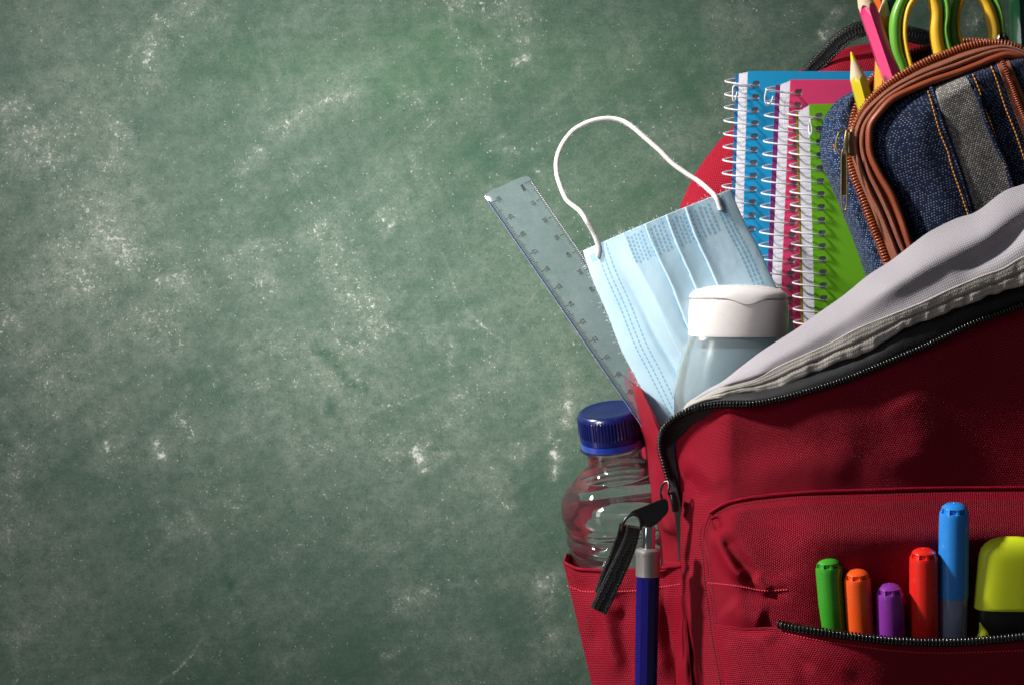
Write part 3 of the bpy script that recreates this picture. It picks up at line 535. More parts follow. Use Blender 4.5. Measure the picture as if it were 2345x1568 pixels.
Gl[..., 2] += fadev*(.28*vnoise(px/90+py/70, py/160)+ridge(px, py, [(1950, 680), (2050, 640), (2200, 560), (2345, 470)], .35, 40)+ridge(px, py, [(2180, 640), (2270, 590), (2345, 520), (2420, 450)], -.5, 26)+ridge(px, py, [(1640, 890), (1700, 870), (1780, 850)], .2, 10))
sheet('lining', Gl, LIN, bag, thick=.07)
Gh = loft([hem_fold, hem_low], 420, 22)
px, py = Gh[..., 0], Gh[..., 1]; s = np.linspace(0, 1, 22)[:, None]; L = np.linspace(0, 1, 420)[None]
cr = vnoise(L*70, s*1.2)*.12*s+vnoise(L*28+4, s*2)*.10*s
Gh[..., 2] += .05*np.sin(s*math.pi)**.5-.12*np.exp(-((s-.52)/.05)**2)+cr*(1-sst(.88, 1, L)); Gh[..., 1] += (vnoise(L*46, 0*s)*7+vnoise(L*17, 0*s+5)*8)*s*(1-sst(.86, .99, L))
sheet('lining_hem', Gh, TAPE, bag, thick=.10)
gm = Gh[12]; _gx = gm[::-1, 0]
dashes('stitching', gm[::10, :2].tolist(), lambda a, b: np.interp(a, _gx, gm[::-1, 2]), GRST, bag, 7.5, r=.03)
sweep('lining_fold', [(a, b, c+.02) for a, b, c in hem_fold[:-1]], 2.4, .05, TAPE, bag, n=220)

# --- back panel, side panel, side pocket, handle
outl = [(1475, 1720, 3), (1475, 1300, 3), (1478, 1100, 3), (1455, 930, 3), (1450, 830, 3), (1480, 690, 3), (1560, 490, 3), (1603, 399, 3), (1680, 300, 3), (1760, 225, 3), (1840, 165, 3), (1900, 135, 3), (1967, 111, 3), (2040, 106, 3), (2120, 106, 3), (2250, 112, 3), (2460, 150, 3)]
inn = [(1560, 1700, 4.4), (1560, 1100, 4.4), (1560, 800, 4.4), (1640, 560, 4.4), (1740, 400, 4.4), (1860, 260, 4.4), (1990, 190, 4.4), (2150, 175, 4.4), (2460, 210, 4.4)]
inn2 = [(1900, 1700, 4.3), (1900, 1000, 4.3), (2000, 600, 4.3), (2200, 500, 4.3), (2460, 500, 4.3)]; inn3 = [(2460, 1700, 4), (2460, 1400, 4), (2460, 1000, 4), (2460, 900, 4), (2460, 800, 4)]
Gb = loft([[(a, b, 1.2) for a, b, c in crs(outl, 60)], crs(outl, 60), inn, inn2, inn3], 200, 90); Gb[..., 2] += .25*vnoise(Gb[..., 0]/60, Gb[..., 1]/70)*sst(1, 3, Gb[..., 2])
sheet('back_panel', Gb, RED, bag)
sideA = [(1428, 858, 7.5), (1445, 930, 5), (1462, 985, 4.5), (1478, 1030, 4), (1482, 1150, 4), (1482, 1300, 4), (1495, 1720, 4)]
sideB = [(1452, 880, 12), (1478, 985, 13), (1497, 1045, 13.6), (1498, 1150, 14), (1520, 1205, 14.4), (1556, 1285, 14.6), (1566, 1720, 14.2)]
sideC = [(1470, 890, 13), (1512, 1000, 15.3), (1514, 1035, 15.4), (1534, 1110, 15.5), (1548, 1170, 15.4), (1560, 1285, 15.2), (1600, 1720, 15)]
Gs = loft([sideA, [(a, b, c) for a, b, c in (np.array(sideA)*.45+np.array(sideB)*.55+np.array([0, 0, .6]))], sideB, sideC], 180, 70)
Gs[..., 2] += .35*vnoise(Gs[..., 0]/30, Gs[..., 1]/45); sheet('side_panel', Gs, RED, bag)
# front-left strip between the zip tape and the front panel, below the slider
sheet('side_panel', loft([[(1525, 1284, 12.2), (1530, 1400, 12.2), (1535, 1568, 12.4), (1545, 1720, 12.4)], [(1552, 1284, 14.4), (1560, 1400, 14.5), (1585, 1568, 14.6), (1610, 1720, 14.6)], [(1564, 1284, 15.3), (1578, 1402, 15.3), (1614, 1568, 15.3), (1650, 1720, 15.3)]], 60, 20), RED, bag)
def Dsp(px, py):
    sxl = np.interp(py, [1268, 1290, 1370, 1480, 1568, 1720], [1290, 1292, 1311, 1336, 1357, 1392])
    d = 9.2+3.4*np.sqrt(sst(-40, 190, px-sxl))+.5*sst(1400, 1570, px)
    for ln, a, w in [([(1340, 1340), (1380, 1420), (1420, 1568)], .3, 22), ([(1440, 1330), (1430, 1440), (1460, 1568)], -.3, 24), ([(1400, 1320), (1390, 1380), (1440, 1400)], .2, 16), ([(1520, 1320), (1500, 1450), (1530, 1568)], .3, 22), ([(1310, 1310), (1360, 1390), (1370, 1500)], -.2, 16)]:
        d = d+ridge(px, py, ln, a, w)
    xr_ = np.interp(py, [1293, 1370, 1480, 1568, 1720], [1562, 1572, 1592, 1618, 1660]); d = d+2.1*sst(-58, 4, px-xr_)
    return d+.10*vnoise(px/60, py/60)
Gp = loft([[(1292, 1284, 0), (1302, 1291, 0), (1330, 1301, 0), (1400, 1304, 0), (1480, 1301, 0), (1562, 1293, 0)], [(1311, 1370, 0), (1572, 1370, 0)], [(1336, 1480, 0), (1592, 1480, 0)], [(1357, 1568, 0), (1618, 1568, 0)], [(1392, 1720, 0), (1660, 1720, 0)]], 140, 160)
sheet('side_pocket', withD(Gp, Dsp), RED, bag)
sweep('pocket_lip', [(a, b+2, float(Dsp(a, b))+.05) for a, b in [(1292, 1284), (1302, 1290), (1330, 1300), (1400, 1303), (1480, 1300), (1562, 1292)]], 4, .12, RED, bag, n=80)
sheet('pocket_lip', loft([[(1291, 1285, 9.2), (1294, 1276, 8.7), (1301, 1266, 8.0), (1330, 1286, 6.0), (1400, 1292, 5.2)], [(1311, 1370, 9.0), (1320, 1375, 8), (1340, 1380, 6), (1400, 1380, 5.2)]], 60, 20), RED, bag)
dashes('stitching', [(1300, 1341), (1325, 1350), (1345, 1354), (1450, 1352), (1562, 1336)], Dsp, RDST2, bag, 6)
sweep('carry_handle', mp(Z1, [(760, 600, 3.4), (800, 525, 3.4), (890, 420, 3.8), (980, 330, 4.1), (1060, 262, 4.3), (1150, 218, 4.4), (1250, 205, 4.4), (1380, 218, 4.4), (1500, 245, 4.4), (1650, 282, 4.2), (1850, 335, 3.8), (2050, 420, 3.4)]), 20.5, .09, BLK, bag, n=120, power=6)
# zip slider with puller and webbing tag
sl = sweep('zip_slider', mp(ZP, [(1060, 385, 16.4), (1090, 480, 16.5), (1098, 585, 16.4)]), [7, 9, 7.5], .35, BKMETAL, bag, n=20, power=5)
tube('slider_bridge', mp(ZP, [(935, 450, 16.3), (918, 390, 16.5), (925, 310, 16.6), (960, 250, 16.7), (1010, 235, 16.8), (1022, 290, 16.9), (1012, 360, 16.9), (1030, 410, 16.6)]), .06, plastic("gunmetal", '#5a5759', rough=.3, metal=.8), sl, n=50)
plate = [(545, 612), (700, 545), (900, 462), (960, 448), (1005, 478), (1012, 600), (945, 690), (840, 782), (740, 800), (685, 800), (672, 725), (635, 670), (572, 648), (505, 676)]
pp = crs([(*ZP(*q), 16.6) for q in plate], 60, True)[:-1]; Wp = P(pp[:, 0], pp[:, 1], 16.75+(pp[:, 0]-1470)*.002); n_ = len(Wp)
Vp = np.vstack([Wp+[0, -.0007, 0], Wp+[0, .0007, 0]]); Fp = [tuple(range(n_)), tuple(range(2*n_-1, n_-1, -1))]+[(i, i+n_, (i+1) % n_+n_, (i+1) % n_) for i in range(n_)]
pl = raw('zip_puller', Vp, Fp, BKMETAL, bag, smooth=False)
mo = pl.modifiers.new('bevel', 'BEVEL'); mo.width = .0004; mo.segments = 3; mo.limit_method = 'ANGLE'
tube('puller_ring', mp(ZP, [(672, 830, 16.6), (670, 740, 16.8), (635, 672, 16.8), (570, 645, 16.8), (500, 678, 16.8), (455, 740, 16.8), (430, 800, 16.7), (435, 850, 16.6), (465, 860, 16.5)]), .07, plastic("dark_metal", '#4b494b', rough=.3, metal=.9), pl, n=60)
for ch, (x, y) in zip("SES", [(932, 405), (934, 370), (936, 338)]): pass
sweep('pull_tag', [(*ZP(450, 770), 16.3), (*ZP(420, 900), 16.0), (*ZP(360, 1060), 15.8), (*ZP(300, 1260), 15.7), (*ZP(225, 1480), 15.6), (*ZP(180, 1640), 15.6)], [9, 9, 10, 14, 16, 17], .07, BLK, bag, n=60, power=6)
sweep('pull_tag', [(*ZP(585, 800), 16.9), (*ZP(560, 900), 16.7), (*ZP(500, 1080), 16.5), (*ZP(400, 1300), 16.3), (*ZP(300, 1510), 16.2), (*Z4(245, 1190), 16.1)], [15, 17, 19, 20, 20, 20], .09, BLK, bag, n=60, power=6)

# ------------------------------------------------------------ text helper
def text(name, body, pos, xd, yd, size, mat, parent, D, lift=.01, sx=1.0):
    """flat print; pos/xd/yd in layout px (y down), size = cap height px"""
    cu = bpy.data.curves.new(name, 'FONT'); cu.body = body; cu.size = 1; cu.align_x = 'CENTER'; cu.align_y = 'CENTER'; cu.resolution_u = 4; cu.offset = .012
    to = bpy.data.objects.new(name, cu); COL.objects.link(to); dg = bpy.context.evaluated_depsgraph_get()
    me = bpy.data.meshes.new_from_object(to.evaluated_get(dg)); bpy.data.objects.remove(to); bpy.data.curves.remove(cu)
    v = np.empty(len(me.vertices)*3); me.vertices.foreach_get('co', v); v = v.reshape(-1, 3); F = [tuple(p.vertices) for p in me.polygons]; bpy.data.meshes.remove(me)
    k = size/.7; x = pos[0]+(v[:, 0]*xd[0]*sx+v[:, 1]*yd[0])*k; y = pos[1]+(v[:, 0]*xd[1]*sx+v[:, 1]*yd[1])*k
    return raw(name, P(x, y, D(x, y)+lift), F, mat, parent, smooth=False)
text('lettering', 'SES', ZP(935, 370), (0, -1), (-1, 0), 3.4, plastic("worn_print", '#6f6d70', rough=.5), sl, lambda a, b: 16.75+0*a, 0)

# ------------------------------------------------------------ ruler
def Drul(px, py): return 8.6+3.9*((np.asarray(px)-1160)*.567+(np.asarray(py)-425)*.824)/740
rul = thing('ruler', P(1511, 1035, 12.5), 'clear plastic ruler with blue edge, numbered 30 down to 18, leaning out of the bag', 'ruler')
def rl(a, t):   # a across 0..1, t along from the top end (px)
    L = np.array(ZR(98, 372)); R = np.array(ZR(655, 118)); ax = np.array((.5650, .8251)); return L*(1-a)+R*a+ax*t
g = NG("clear_ruler"); 
RULM = film("clear_ruler", (.93, .96, .99, 1), gloss=.06, haze=.22, hazecol=lin('#b6c6ce'), rough=.12)
prof = [(0, 0), (.04, .12), (.16, .2), (.84, .2), (.97, .1), (1, 0)]
ts = np.linspace(0, 760, 60); V = []
for t in ts:
    for sgn in (1, -1):
        for a, h in (prof if sgn == 1 else prof[::-1]):
            x, y = rl(a, t); V.append(P(x, y, Drul(x, y)+sgn*.5*max(h, .03)*.8))
V = np.array(V); nn = len(prof)*2; 
V[:nn] = V[:nn]*1.0
# rounded end corners: push the first rows in at both sides
for k, t in enumerate(ts[:1]):
    for i in range(nn):
        a = (prof+prof[::-1])[i][0]; e = 7*(1-min(1, min(a, 1-a)/.10))**2; x, y = rl(a, e); V[i] = P(x, y, Drul(x, y))
raw('blade', V, gridF(len(ts), nn, True)+[tuple(range(nn))[::-1], tuple((len(ts)-1)*nn+i for i in range(nn))], RULM, rul, auto=20)
V = []; 
for t in np.linspace(18, 760, 40):
    for a, dd in ((.002, .0), (.03, .08), (.03, .04), (.002, -.05)):
        x, y = rl(a, t); V.append(P(x, y, Drul(x, y)+dd))
raw('blue_edge', np.array(V), gridF(40, 4, True), film("blue_edge_tint", (.12, .2, .85, 1), gloss=.05, haze=.5, hazecol=lin('#2a49c8')), rul)  # blue refracted at the left edge, put into a tinted strip
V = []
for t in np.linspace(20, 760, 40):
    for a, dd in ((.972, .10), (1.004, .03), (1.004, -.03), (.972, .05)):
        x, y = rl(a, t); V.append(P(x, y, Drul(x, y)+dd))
raw('edge_highlight', np.array(V), gridF(40, 4, True), film("edge_highlight", (.95, .97, 1, 1), gloss=.1, haze=1.3, hazecol=(.98, .98, 1, 1)), rul)  # refracted highlight along the right edge, painted as a white strip
def quad(p0, p1, w, lift=.11):
    p0, p1 = np.array(p0), np.array(p1); u = (p1-p0)/np.linalg.norm(p1-p0); nrm = np.array((-u[1], u[0]))*w/2; q = [p0-nrm, p1-nrm, p1+nrm, p0+nrm]
    return np.array([P(a[0], a[1], float(Drul(a[0], a[1]))+lift) for a in q]), [(0, 1, 2, 3)]
tk = []
for k in range(0, 145):
    b = np.array(ZR(165, 497))+np.array((27.5, 40.0))*k/10*.998; ln = 20.5 if k % 10 == 0 else (15 if k % 5 == 0 else 11.5)
    b = b+np.array((.9, -.43))*3.0; tk.append(quad(b, b+np.array((.9, -.43))*ln, 1.5))
for k in range(0, 90):
    b = np.array(ZR(712, 195))+np.array((27.0, 39.9))*k/10; ln = 18 if k % 10 == 0 else (11 if k % 5 == 0 else 8)
    tk.append(quad(b, b+np.array((-.915, .40))*ln, 1.5))
V, F = join(tk); raw('tick_marks', V, F, INK, rul, smooth=False, kind='stuff')
for k in range(14):
    c = np.array(ZR(304, 428))+np.array((27.45, 40.0))*k
    text('numeral', str(30-k), c, (-.565, -.825), (-.825, .565), 9.2, INK, rul, Drul, .115)
for k in range(8):
    c = np.array(ZR(728, 476))+np.array((26.8, 39.6))*k
    text('numeral', str(10*(k+1)), c, (.565, .825), (.825, -.565), 8.6, INK, rul, Drul, .115, sx=1.1)
text('numeral', 'MM', ZR(602, 288), (.5, .866), (.866, -.5), 7.4, INK, rul, Drul, .115)

# ------------------------------------------------------------ face mask
mask = thing('face_mask', P(1515, 976, 13), 'pale blue pleated disposable face mask with white ear loop standing up over the chalkboard', 'face mask')
Lc = [(1336, 574), (1341, 592), (1358, 642), (1391, 718), (1424, 802), (1454, 859), (1480, 910), (1515, 978)]
Rc = [(1672, 434), (1700, 500), (1740, 575), (1778, 660), (1822, 755), (1850, 830), (1870, 880)]
Lm, Rm = crs(Lc, 200), crs(Rc, 200)
FOLD = [.265, .40, .545, .69]
def mask_pt(u, v):
    u = np.asarray(u, float); v = np.asarray(v, float)
    def at(C, v): s = np.clip(v, 0, 1)*199; i = np.minimum(s.astype(int), 198); f = (s-i)[..., None]; return C[i]*(1-f)+C[i+1]*f
    # the bottom is gathered inside the bag: right edge shorter in view
    q = at(Lm, v)*(1-u)[..., None]+at(Rm, v)*u[..., None]
    bow = np.array((-.38, -.92))*1.0
    q = q+(np.sin(u*math.pi)*(2.5*(1-v)))[..., None]*bow
    d = 12.4+1.7*u+.9*np.sin(np.clip(u, 0, 1)*math.pi)**.7*(1-.3*v)
    for k, f in enumerate(FOLD):
        ff = f+(.02*np.sin(v*3+k)+(.035*v if k == 0 else .01*v))
        x = u-ff; d = d+.22*np.exp(-np.clip(x, 0, 1)/.05)*(x >= 0)*sst(-.001, .006, x)-.10*np.exp(np.clip(x, -1, 0)/.03)*(x < 0)
    f1 = .175+.10*v
    d = d-.25*np.exp(-((u-f1)/(.022+.02*v))**2)*sst(.0, .6, v)+.9*np.exp(-((u-f1-.085-.05*v)/np.where(u < f1+.085+.05*v, .06+.04*v, .20))**2)*sst(-.1, .6, v)
    d = d+.06*vnoise(u*7, v*5)+.012*vnoise(u*30, v*24)
    return np.concatenate([q[..., :2], (d)[..., None]], -1)
uu, vv = np.meshgrid(np.linspace(0, 1, 260), np.linspace(0, 1, 200)); Gm = mask_pt(uu, vv)
sheet('mask_body', Gm, MASK, mask, thick=.05)
def pad(u, v, du, dv, lift=.035):
    c = mask_pt(np.array([u-du, u+du, u+du, u-du]), np.array([v-dv, v-dv, v+dv, v+dv])); c[:, 2] += lift
    top = P(c[:, 0], c[:, 1], c[:, 2]); c[:, 2] -= .05; bot = P(c[:, 0], c[:, 1], c[:, 2])
    return np.vstack([top, bot]), [(0, 1, 2, 3), (0, 4, 5, 1), (1, 5, 6, 2), (2, 6, 7, 3), (3, 7, 4, 0)]
pads = []
edges = [.275, .40, .545, .69, .86]
for a, b in zip(edges[:-1], edges[1:]):
    n = 5
    for i in range(n):
        for j in range(7): pads.append(pad(a+(b-a)*(i+.7)/(n+.4), .03+.021*j+(.008 if i % 2 else 0), .006, .0065))
for u0 in (.085, .115, .15): pads += [pad(u0, .02+k*.0235, .0045, .0088) for k in range(41)]
for u0 in (.885, .91, .935): pads += [pad(u0, .02+k*.0235, .006, .008) for k in range(41)]
pads += [pad(.035+.006*(k % 6), .09+.008*(k//6)-.05, .002, .003) for k in range(30)]+[pad(.905+.009*(k % 5), .035+.012*(k//5), .003, .004) for k in range(35)]
V, F = join(pads); raw('embossed_dots', V, F, MASKEMB, mask, smooth=False, kind='stuff')
tube('ear_loop', mp(Z2, [(768, 985, 12.95), (775, 940, 13.05), (765, 890, 13.1), (740, 830, 13.2), (700, 760, 13.4), (660, 700, 13.2), (610, 660, 13), (570, 620, 12.9), (535, 540, 12.7), (515, 470, 12.5), (510, 400, 12.3), (525, 330, 12.2), (560, 260, 12.1), (620, 190, 12), (700, 145, 12), (780, 122, 12), (860, 118, 12), (930, 135, 12.1), (1000, 180, 12.3), (1080, 250, 12.5), (1160, 320, 12.7), (1240, 400, 12.9), (1330, 465, 13.1), (1400, 510, 13.3), (1460, 560, 13.9), (1510, 612, 14.45), (1540, 690, 14.5)]), .115, CORD, mask, n=200, ns=12)
fz = []
for k in range(150):   # loose fibres along the cut edges
    if k < 90: v = rng.random(); u = -.002; dr = np.array((-1, .2))
    else: u = rng.random(); v = 0; dr = np.array((-.35, -.93))
    p0 = mask_pt(np.array([u]), np.array([v]))[0]; q = dr*rng.uniform(2, 6)+rng.normal(0, 3, 2)
    pts = np.array([p0, p0+[q[0]*.6+rng.normal(0, 1), q[1]*.5, .1], p0+[q[0], q[1], .05]]); fz.append(tubeVF(P(pts[:, 0], pts[:, 1], pts[:, 2]), .00006, 4))
lp = crs(mp(Z2, [(765, 890, 13.7), (700, 760, 13.4), (610, 660, 13), (535, 540, 12.7), (510, 400, 12.3), (560, 260, 12.1), (700, 145, 12), (860, 118, 12), (1000, 180, 12.3), (1160, 320, 12.7), (1330, 465, 13.1), (1510, 612, 13.8)]), 400)
for k in range(260):
    p0 = lp[rng.integers(5, 395)]; a_ = rng.uniform(0, 6.28); q = np.array((math.cos(a_), math.sin(a_)))
    pts = np.array([[p0[0]+q[0]*4, p0[1]+q[1]*4, p0[2]+.05], [p0[0]+q[0]*6.2+rng.normal(0, .8), p0[1]+q[1]*6.2, p0[2]+.08], [p0[0]+q[0]*7+rng.normal(0, 1.5), p0[1]+q[1]*7+rng.normal(0, 1.5), p0[2]+.05]]); fz.append(tubeVF(P(pts[:, 0], pts[:, 1], pts[:, 2]), .00005, 4))
V, F = join(fz); raw('loose_fibres', V, F, CORD, mask, kind='stuff')

# ------------------------------------------------------------ water bottle
A = P(*Z4(319, 345), 8.6)+np.array([0, 0, 0]); dirp = np.array([math.sin(math.radians(-8)), 0, math.cos(math.radians(-8))])
Bv = A+.1*(np.array([dirp[0], -.30, dirp[2]]))
bot = thing('water_bottle', A-(Bv-A)*1.1, 'clear water bottle with ribbed dark blue screw cap standing in the red side pocket', 'bottle')
u4 = .0096           # zoom px -> cm
def rows4(L): return [(-s*u4, r*u4) for s, r in L]   # s measured down from the neck ring
shape = [(-30, 128), (0, 132), (2, 168), (12, 170), (16, 140), (60, 138), (95, 142), (130, 168), (170, 215), (215, 258), (260, 290), (300, 305), (340, 310), (375, 304), (400, 298), (425, 300), (440, 290), (452, 286), (465, 296), (490, 300), (510, 294), (522, 284), (535, 292), (550, 298), (570, 298), (585, 288), (598, 286), (615, 296), (700, 298), (900, 298), (960, 290), (980, 250)]
pl_ = np.array(shape[5:], float); cc_ = crs(pl_, 260)
fine_s = [tuple(map(float, q)) for q in shape[:5]]+[(float(a_), float(b_)) for a_, b_ in cc_]
PET = film("clear_bottle", (.985, .99, 1, 1), gloss=.05, haze=.03, hazecol=(.8, .84, .9, 1), rough=.02)
lathe('bottle_shell', A, Bv, rows4(fine_s), PET, bot, ns=72, auto=50)
ins = [(s, max(r-4, 5)) for s, r in fine_s if s > 152]; ins = [(152, 3), (152, ins[0][1]-1)]+ins
lathe('water', A, Bv, rows4(ins), glass("water", (.97, .98, 1, 1), 1.30), bot, ns=72, auto=50)
ph = np.linspace(0, 2*math.pi, 240, endpoint=False); rib = 1+.018*np.sign(np.sin(ph*60))
caprows = [(-(-34)*u4, 158*u4), (-(-36)*u4, 163*u4), (-(-66)*u4, 163*u4), (-(-70)*u4, 164*u4*rib), (-(-155)*u4, 161*u4*rib), (-(-160)*u4, 160*u4), (-(-172)*u4, 156*u4), (-(-180)*u4, 148*u4), (-(-183)*u4, 136*u4), (-(-181)*u4, 130*u4), (-(-183)*u4, 60*u4), (-(-183)*u4, 2*u4)]
lathe('screw_cap', A, Bv, caprows, NAVYCAP, bot, ns=240, auto=30)
lathe('tamper_ring', A, Bv, [(-.02, 1.52), (0.02, 1.58), (.30, 1.56), (.33, 1.5)], plastic("blue_ring", '#1f3fae', rough=.2, trans=.4), bot, ns=72)

# ------------------------------------------------------------ retractable pen
A = P(*Z4(483, 1640), 17.2); B = P(*Z4(500, 757), 17.6)
pen = thing('retractable_pen', A, 'dark blue retractable pen with silver collar and button standing in front of the side pocket', 'pen')
Lp = np.linalg.norm(B-A)*100; a = lambda y: Lp*(1640-y)/883
lathe('barrel', A, B, [(-1, .52), (a(1015), .54)], NAVYB, pen, ns=10, auto=10, ph0=.3)
lathe('collar', A, B, [(a(1017), .53), (a(1015), .555), (a(915), .56), (a(905), .58), (a(895), .60), (a(884), .58), (a(876), .50), (a(874), .32)], SATIN, pen, ns=48)
lathe('button', A, B, [(a(880), .305), (a(775), .315), (a(768), .30), (a(763), .24), (a(765), .18), (a(764), .04)], CHROME, pen, ns=40)

# ------------------------------------------------------------ sanitizer bottle
A = P(1690, 960, 14.7); B = P(1692, 650, 14.9); Ls = np.linalg.norm(B-A)*100; y2s = lambda y: Ls*(960-y)/310
san = thing('sanitizer_bottle', A, 'translucent squeeze bottle with white flip cap leaning against the face mask', 'bottle')
pe = NG("cloudy_bottle"); tc = pe.n('TexCoord').outputs['Object']; nz = pe.noise(tc, 40, 3)
gl = pe.bsdf(Base_Color=lin('#dfe8ea'), Roughness=.22, Transmission_Weight=.85, IOR=1.35, Specular_IOR_Level=.5)
PE = pe.done(pe.n('MixShader', {0: .22, 1: gl, 2: pe.n('BsdfTranslucent', {'Color': lin('#cfdde2')}).outputs[0]}).outputs[0])
bod = [(0, 2.7), (y2s(950), 2.95), (y2s(900), 2.98), (y2s(850), 2.82), (y2s(810), 2.62), (y2s(780), 2.42), (y2s(762), 2.28), (y2s(755), 2.1), (y2s(750), 2.0)]
lathe('bottle_body', A, B, bod, PE, san, ns=72, flat=.68, auto=60)
lathe('gel', A, B, [(0.1, 2.55), (y2s(945), 2.8), (y2s(900), 2.84), (y2s(850), 2.68), (y2s(815), 2.50), (y2s(796), 2.40), (y2s(795), 2.3), (y2s(795), .05)], plastic("clear_gel", '#a6c2cf', rough=.3, trans=.35), san, ns=60, flat=.66)
lathe('cap', A, B, [(y2s(768), 2.16), (y2s(770), 2.30), (y2s(766), 2.335), (y2s(700), 2.29), (y2s(692), 2.28), (y2s(686), 2.25), (y2s(685), 2.0)], CAPW, san, ns=90, flat=.72)
phs = np.linspace(0, 2*math.pi, 90, endpoint=False); notch = .30*np.exp(-((phs-math.pi/2+.12)/.30)**2)
lathe('flip_lid', A, B, [(y2s(686)-notch*.0, 2.06), (y2s(682)-notch, 2.24+notch*.12), (y2s(681)-notch, 2.28+notch*.12), (y2s(676)-notch*.9, 2.27+notch*.05), (y2s(671)-notch*.4, 2.19), (y2s(664), 1.96), (y2s(657), 1.5), (y2s(653), .9), (y2s(652), .05)], CAPW, san, ns=90, flat=.73, auto=60)

# ------------------------------------------------------------ notebooks
def notebook(colname, label, tl, dleft, width, d0, cmat, bmat, back_dx, back_dy, page_dx, page_dy, hole0, hdx0, pitch, nholes, length, coil_left, hookpts, lean, hshift):
    """tl = top-left of the front cover, dleft = x drift of the spine edge over 'length' px"""
    root = thing('spiral_notebook', P(tl[0]+width/2, tl[1]+length, d0-.5), label, 'notebook', 'spiral notebooks standing in the bag')
    sx = lambda y: tl[0]+dleft*(y-tl[1])/length
    def slab(name, dx, dy, d, holes, mat, th, w=width):
        hdx = hdx0-dx
        """sheet with real punched holes"""
        V, F = [], []
        def quadv(x0, y0, x1, y1): pass
        hx = hdx; strip = 2*hdx if holes else 0; N = 16; rows_ = []
        y0c = hole0-pitch/2; nh = nholes if holes else 0
        pos = lambda X, Y: (sx(Y)+dx+X, Y+dy+lean*X)
        def add(pts): k = len(V); V.extend(pts); return k
        if holes:
            for h in range(nh):
                ya, yb = y0c+h*pitch, y0c+(h+1)*pitch; yc = (ya+yb)/2; outer = []; inner = []; hp = pitch/2; per = []
                for i in range(4): f_ = i/2-1; per.append((1, f_))
                for i in range(4): per.append((1-i/2, 1))
                for i in range(4): per.append((-1, 1-i/2))
                for i in range(4): per.append((i/2-1, -1))
                for ox_, oy_ in per:
                    n_ = math.hypot(ox_, oy_); c, s = ox_/n_, oy_/n_; outer.append(pos(hx+ox_*hx, yc+oy_*hp))
                    c2, s2 = np.sign(c)*abs(c)**.6, np.sign(s)*abs(s)**.6; inner.append(pos(hx+c2*8.6, yc-dy*.9+s2*7.6))
                k = add(outer+inner); F.extend([(k+i, k+(i+1) % N, k+N+(i+1) % N, k+N+i) for i in range(N)])
        ytop = tl[1]; ye = tl[1]+length
        def rect(xa, ya, xb, yb):
            k = add([pos(xa, ya), pos(xb, ya), pos(xb, yb), pos(xa, yb)]); F.append((k, k+1, k+2, k+3))
        if holes:
            rect(0, ytop, strip, y0c); rect(0, y0c+nh*pitch, strip, ye)
            m = 1
            for h in range(nh): rect(strip, y0c+h*pitch, w, y0c+(h+1)*pitch)
            rect(strip, ytop, w, y0c); rect(strip, y0c+nh*pitch, w, ye)
        else: rect(0, ytop, w, ye)
        V = np.array(V); o = raw(name, P(V[:, 0], V[:, 1], d+0*V[:, 0]), F, mat, root, smooth=False)
        m = o.modifiers.new('thickness', 'SOLIDIFY'); m.thickness = th/100; m.offset = 0
        return o
    slab('front_cover', 0, 0, d0, True, cmat, .07)
    n = 11
    for k in range(n):
        f = k/(n-1); jit = float(vnoise(k*1.7+tl[0], .3))*3.2
        slab('page', (-1.5)*(1-f)+page_dx*f+jit, 2+page_dy*f+abs(jit)*1.2, d0-.12-.075*k, k < 2, PAPER, .055)
    slab('back_cover', back_dx, back_dy, d0-.12-.075*n-.05, False, bmat, .07)
    # coil
    R = .86; dc = d0-.55; Rp = R*FPX/(DCAM-d0); cx = coil_left+Rp; W = []; turns = nholes-1+.75
    th = np.linspace(math.radians(38), math.radians(38)+2*math.pi*turns, int(turns*40))
    yb = hole0+hshift+(nholes-1)*pitch; yy = yb-(th-th[0])/(2*math.pi)*pitch
    cxs = cx+(sx(yy)-sx(hole0))
    V1, F1 = tubeVF(P(cxs+Rp*np.cos(th), yy, dc+R*np.sin(th)), .00042, 8)
    hk = crs(hookpts, 50); V2, F2 = tubeVF(P(hk[:, 0], hk[:, 1], hk[:, 2]), .00042, 8)
    V, F = join([(V1, F1), (V2, F2)]); raw('spiral_wire', V, F, WIRE, root)
    return root
BLUC = cover_mat("blue_cover", '#27a8e0', .04, .22); BLUB = cover_mat("blue_back_cover", '#3f8fca', .3, .3)
PNKC = cover_mat("pink_cover", '#f6508c', .04, .3); PNKB = cover_mat("purple_back_cover", '#a0408c', .35, .3)
GRNC = cover_mat("green_cover", '#86d02c', .04, .3); GRNB = cover_mat("olive_back_cover", '#a9a62a', .3, .3)
d = 7.0
notebook('blue', 'tallest spiral notebook, sky blue cover, standing furthest left', (1712.5, 163.5), -22, 480, d, BLUC, BLUB, -28.5, 5, -20, 3, 193.5, 20, 30.1, 23, 730, 1660.8,
         [(*ZN(600, 350), d-.35), (*ZN(540, 342), d+.15), (*ZN(430, 333), d+.35), (*ZN(320, 326), d+.5), (*ZN(290, 345), d+.5), (*ZN(283, 430), d+.5), (*ZN(285, 520), d+.45), (*ZN(305, 548), d+.4), (*ZN(325, 500), d+.3), (*ZN(345, 415), d+.2)], .002, 4.5)
d = 9.2
notebook('pink', 'pink spiral notebook in the middle, between the blue and the green one', (1810, 183), -30, 480, d, PNKC, PNKB, -34, 12, -24, 9, 212, 20, 29.7, 23, 700, 1753.5,
         [(*ZN(1175, 445), d-.35), (*ZN(1120, 430), d+.15), (*ZN(950, 412), d+.35), (*ZN(770, 388), d+.5), (*ZN(740, 440), d+.5), (*ZN(730, 520), d+.5), (*ZN(760, 595), d+.45), (*ZN(800, 585), d+.4), (*ZN(830, 530), d+.3), (*ZN(842, 475), d+.2)], .004, 4.5)
d = 11.4
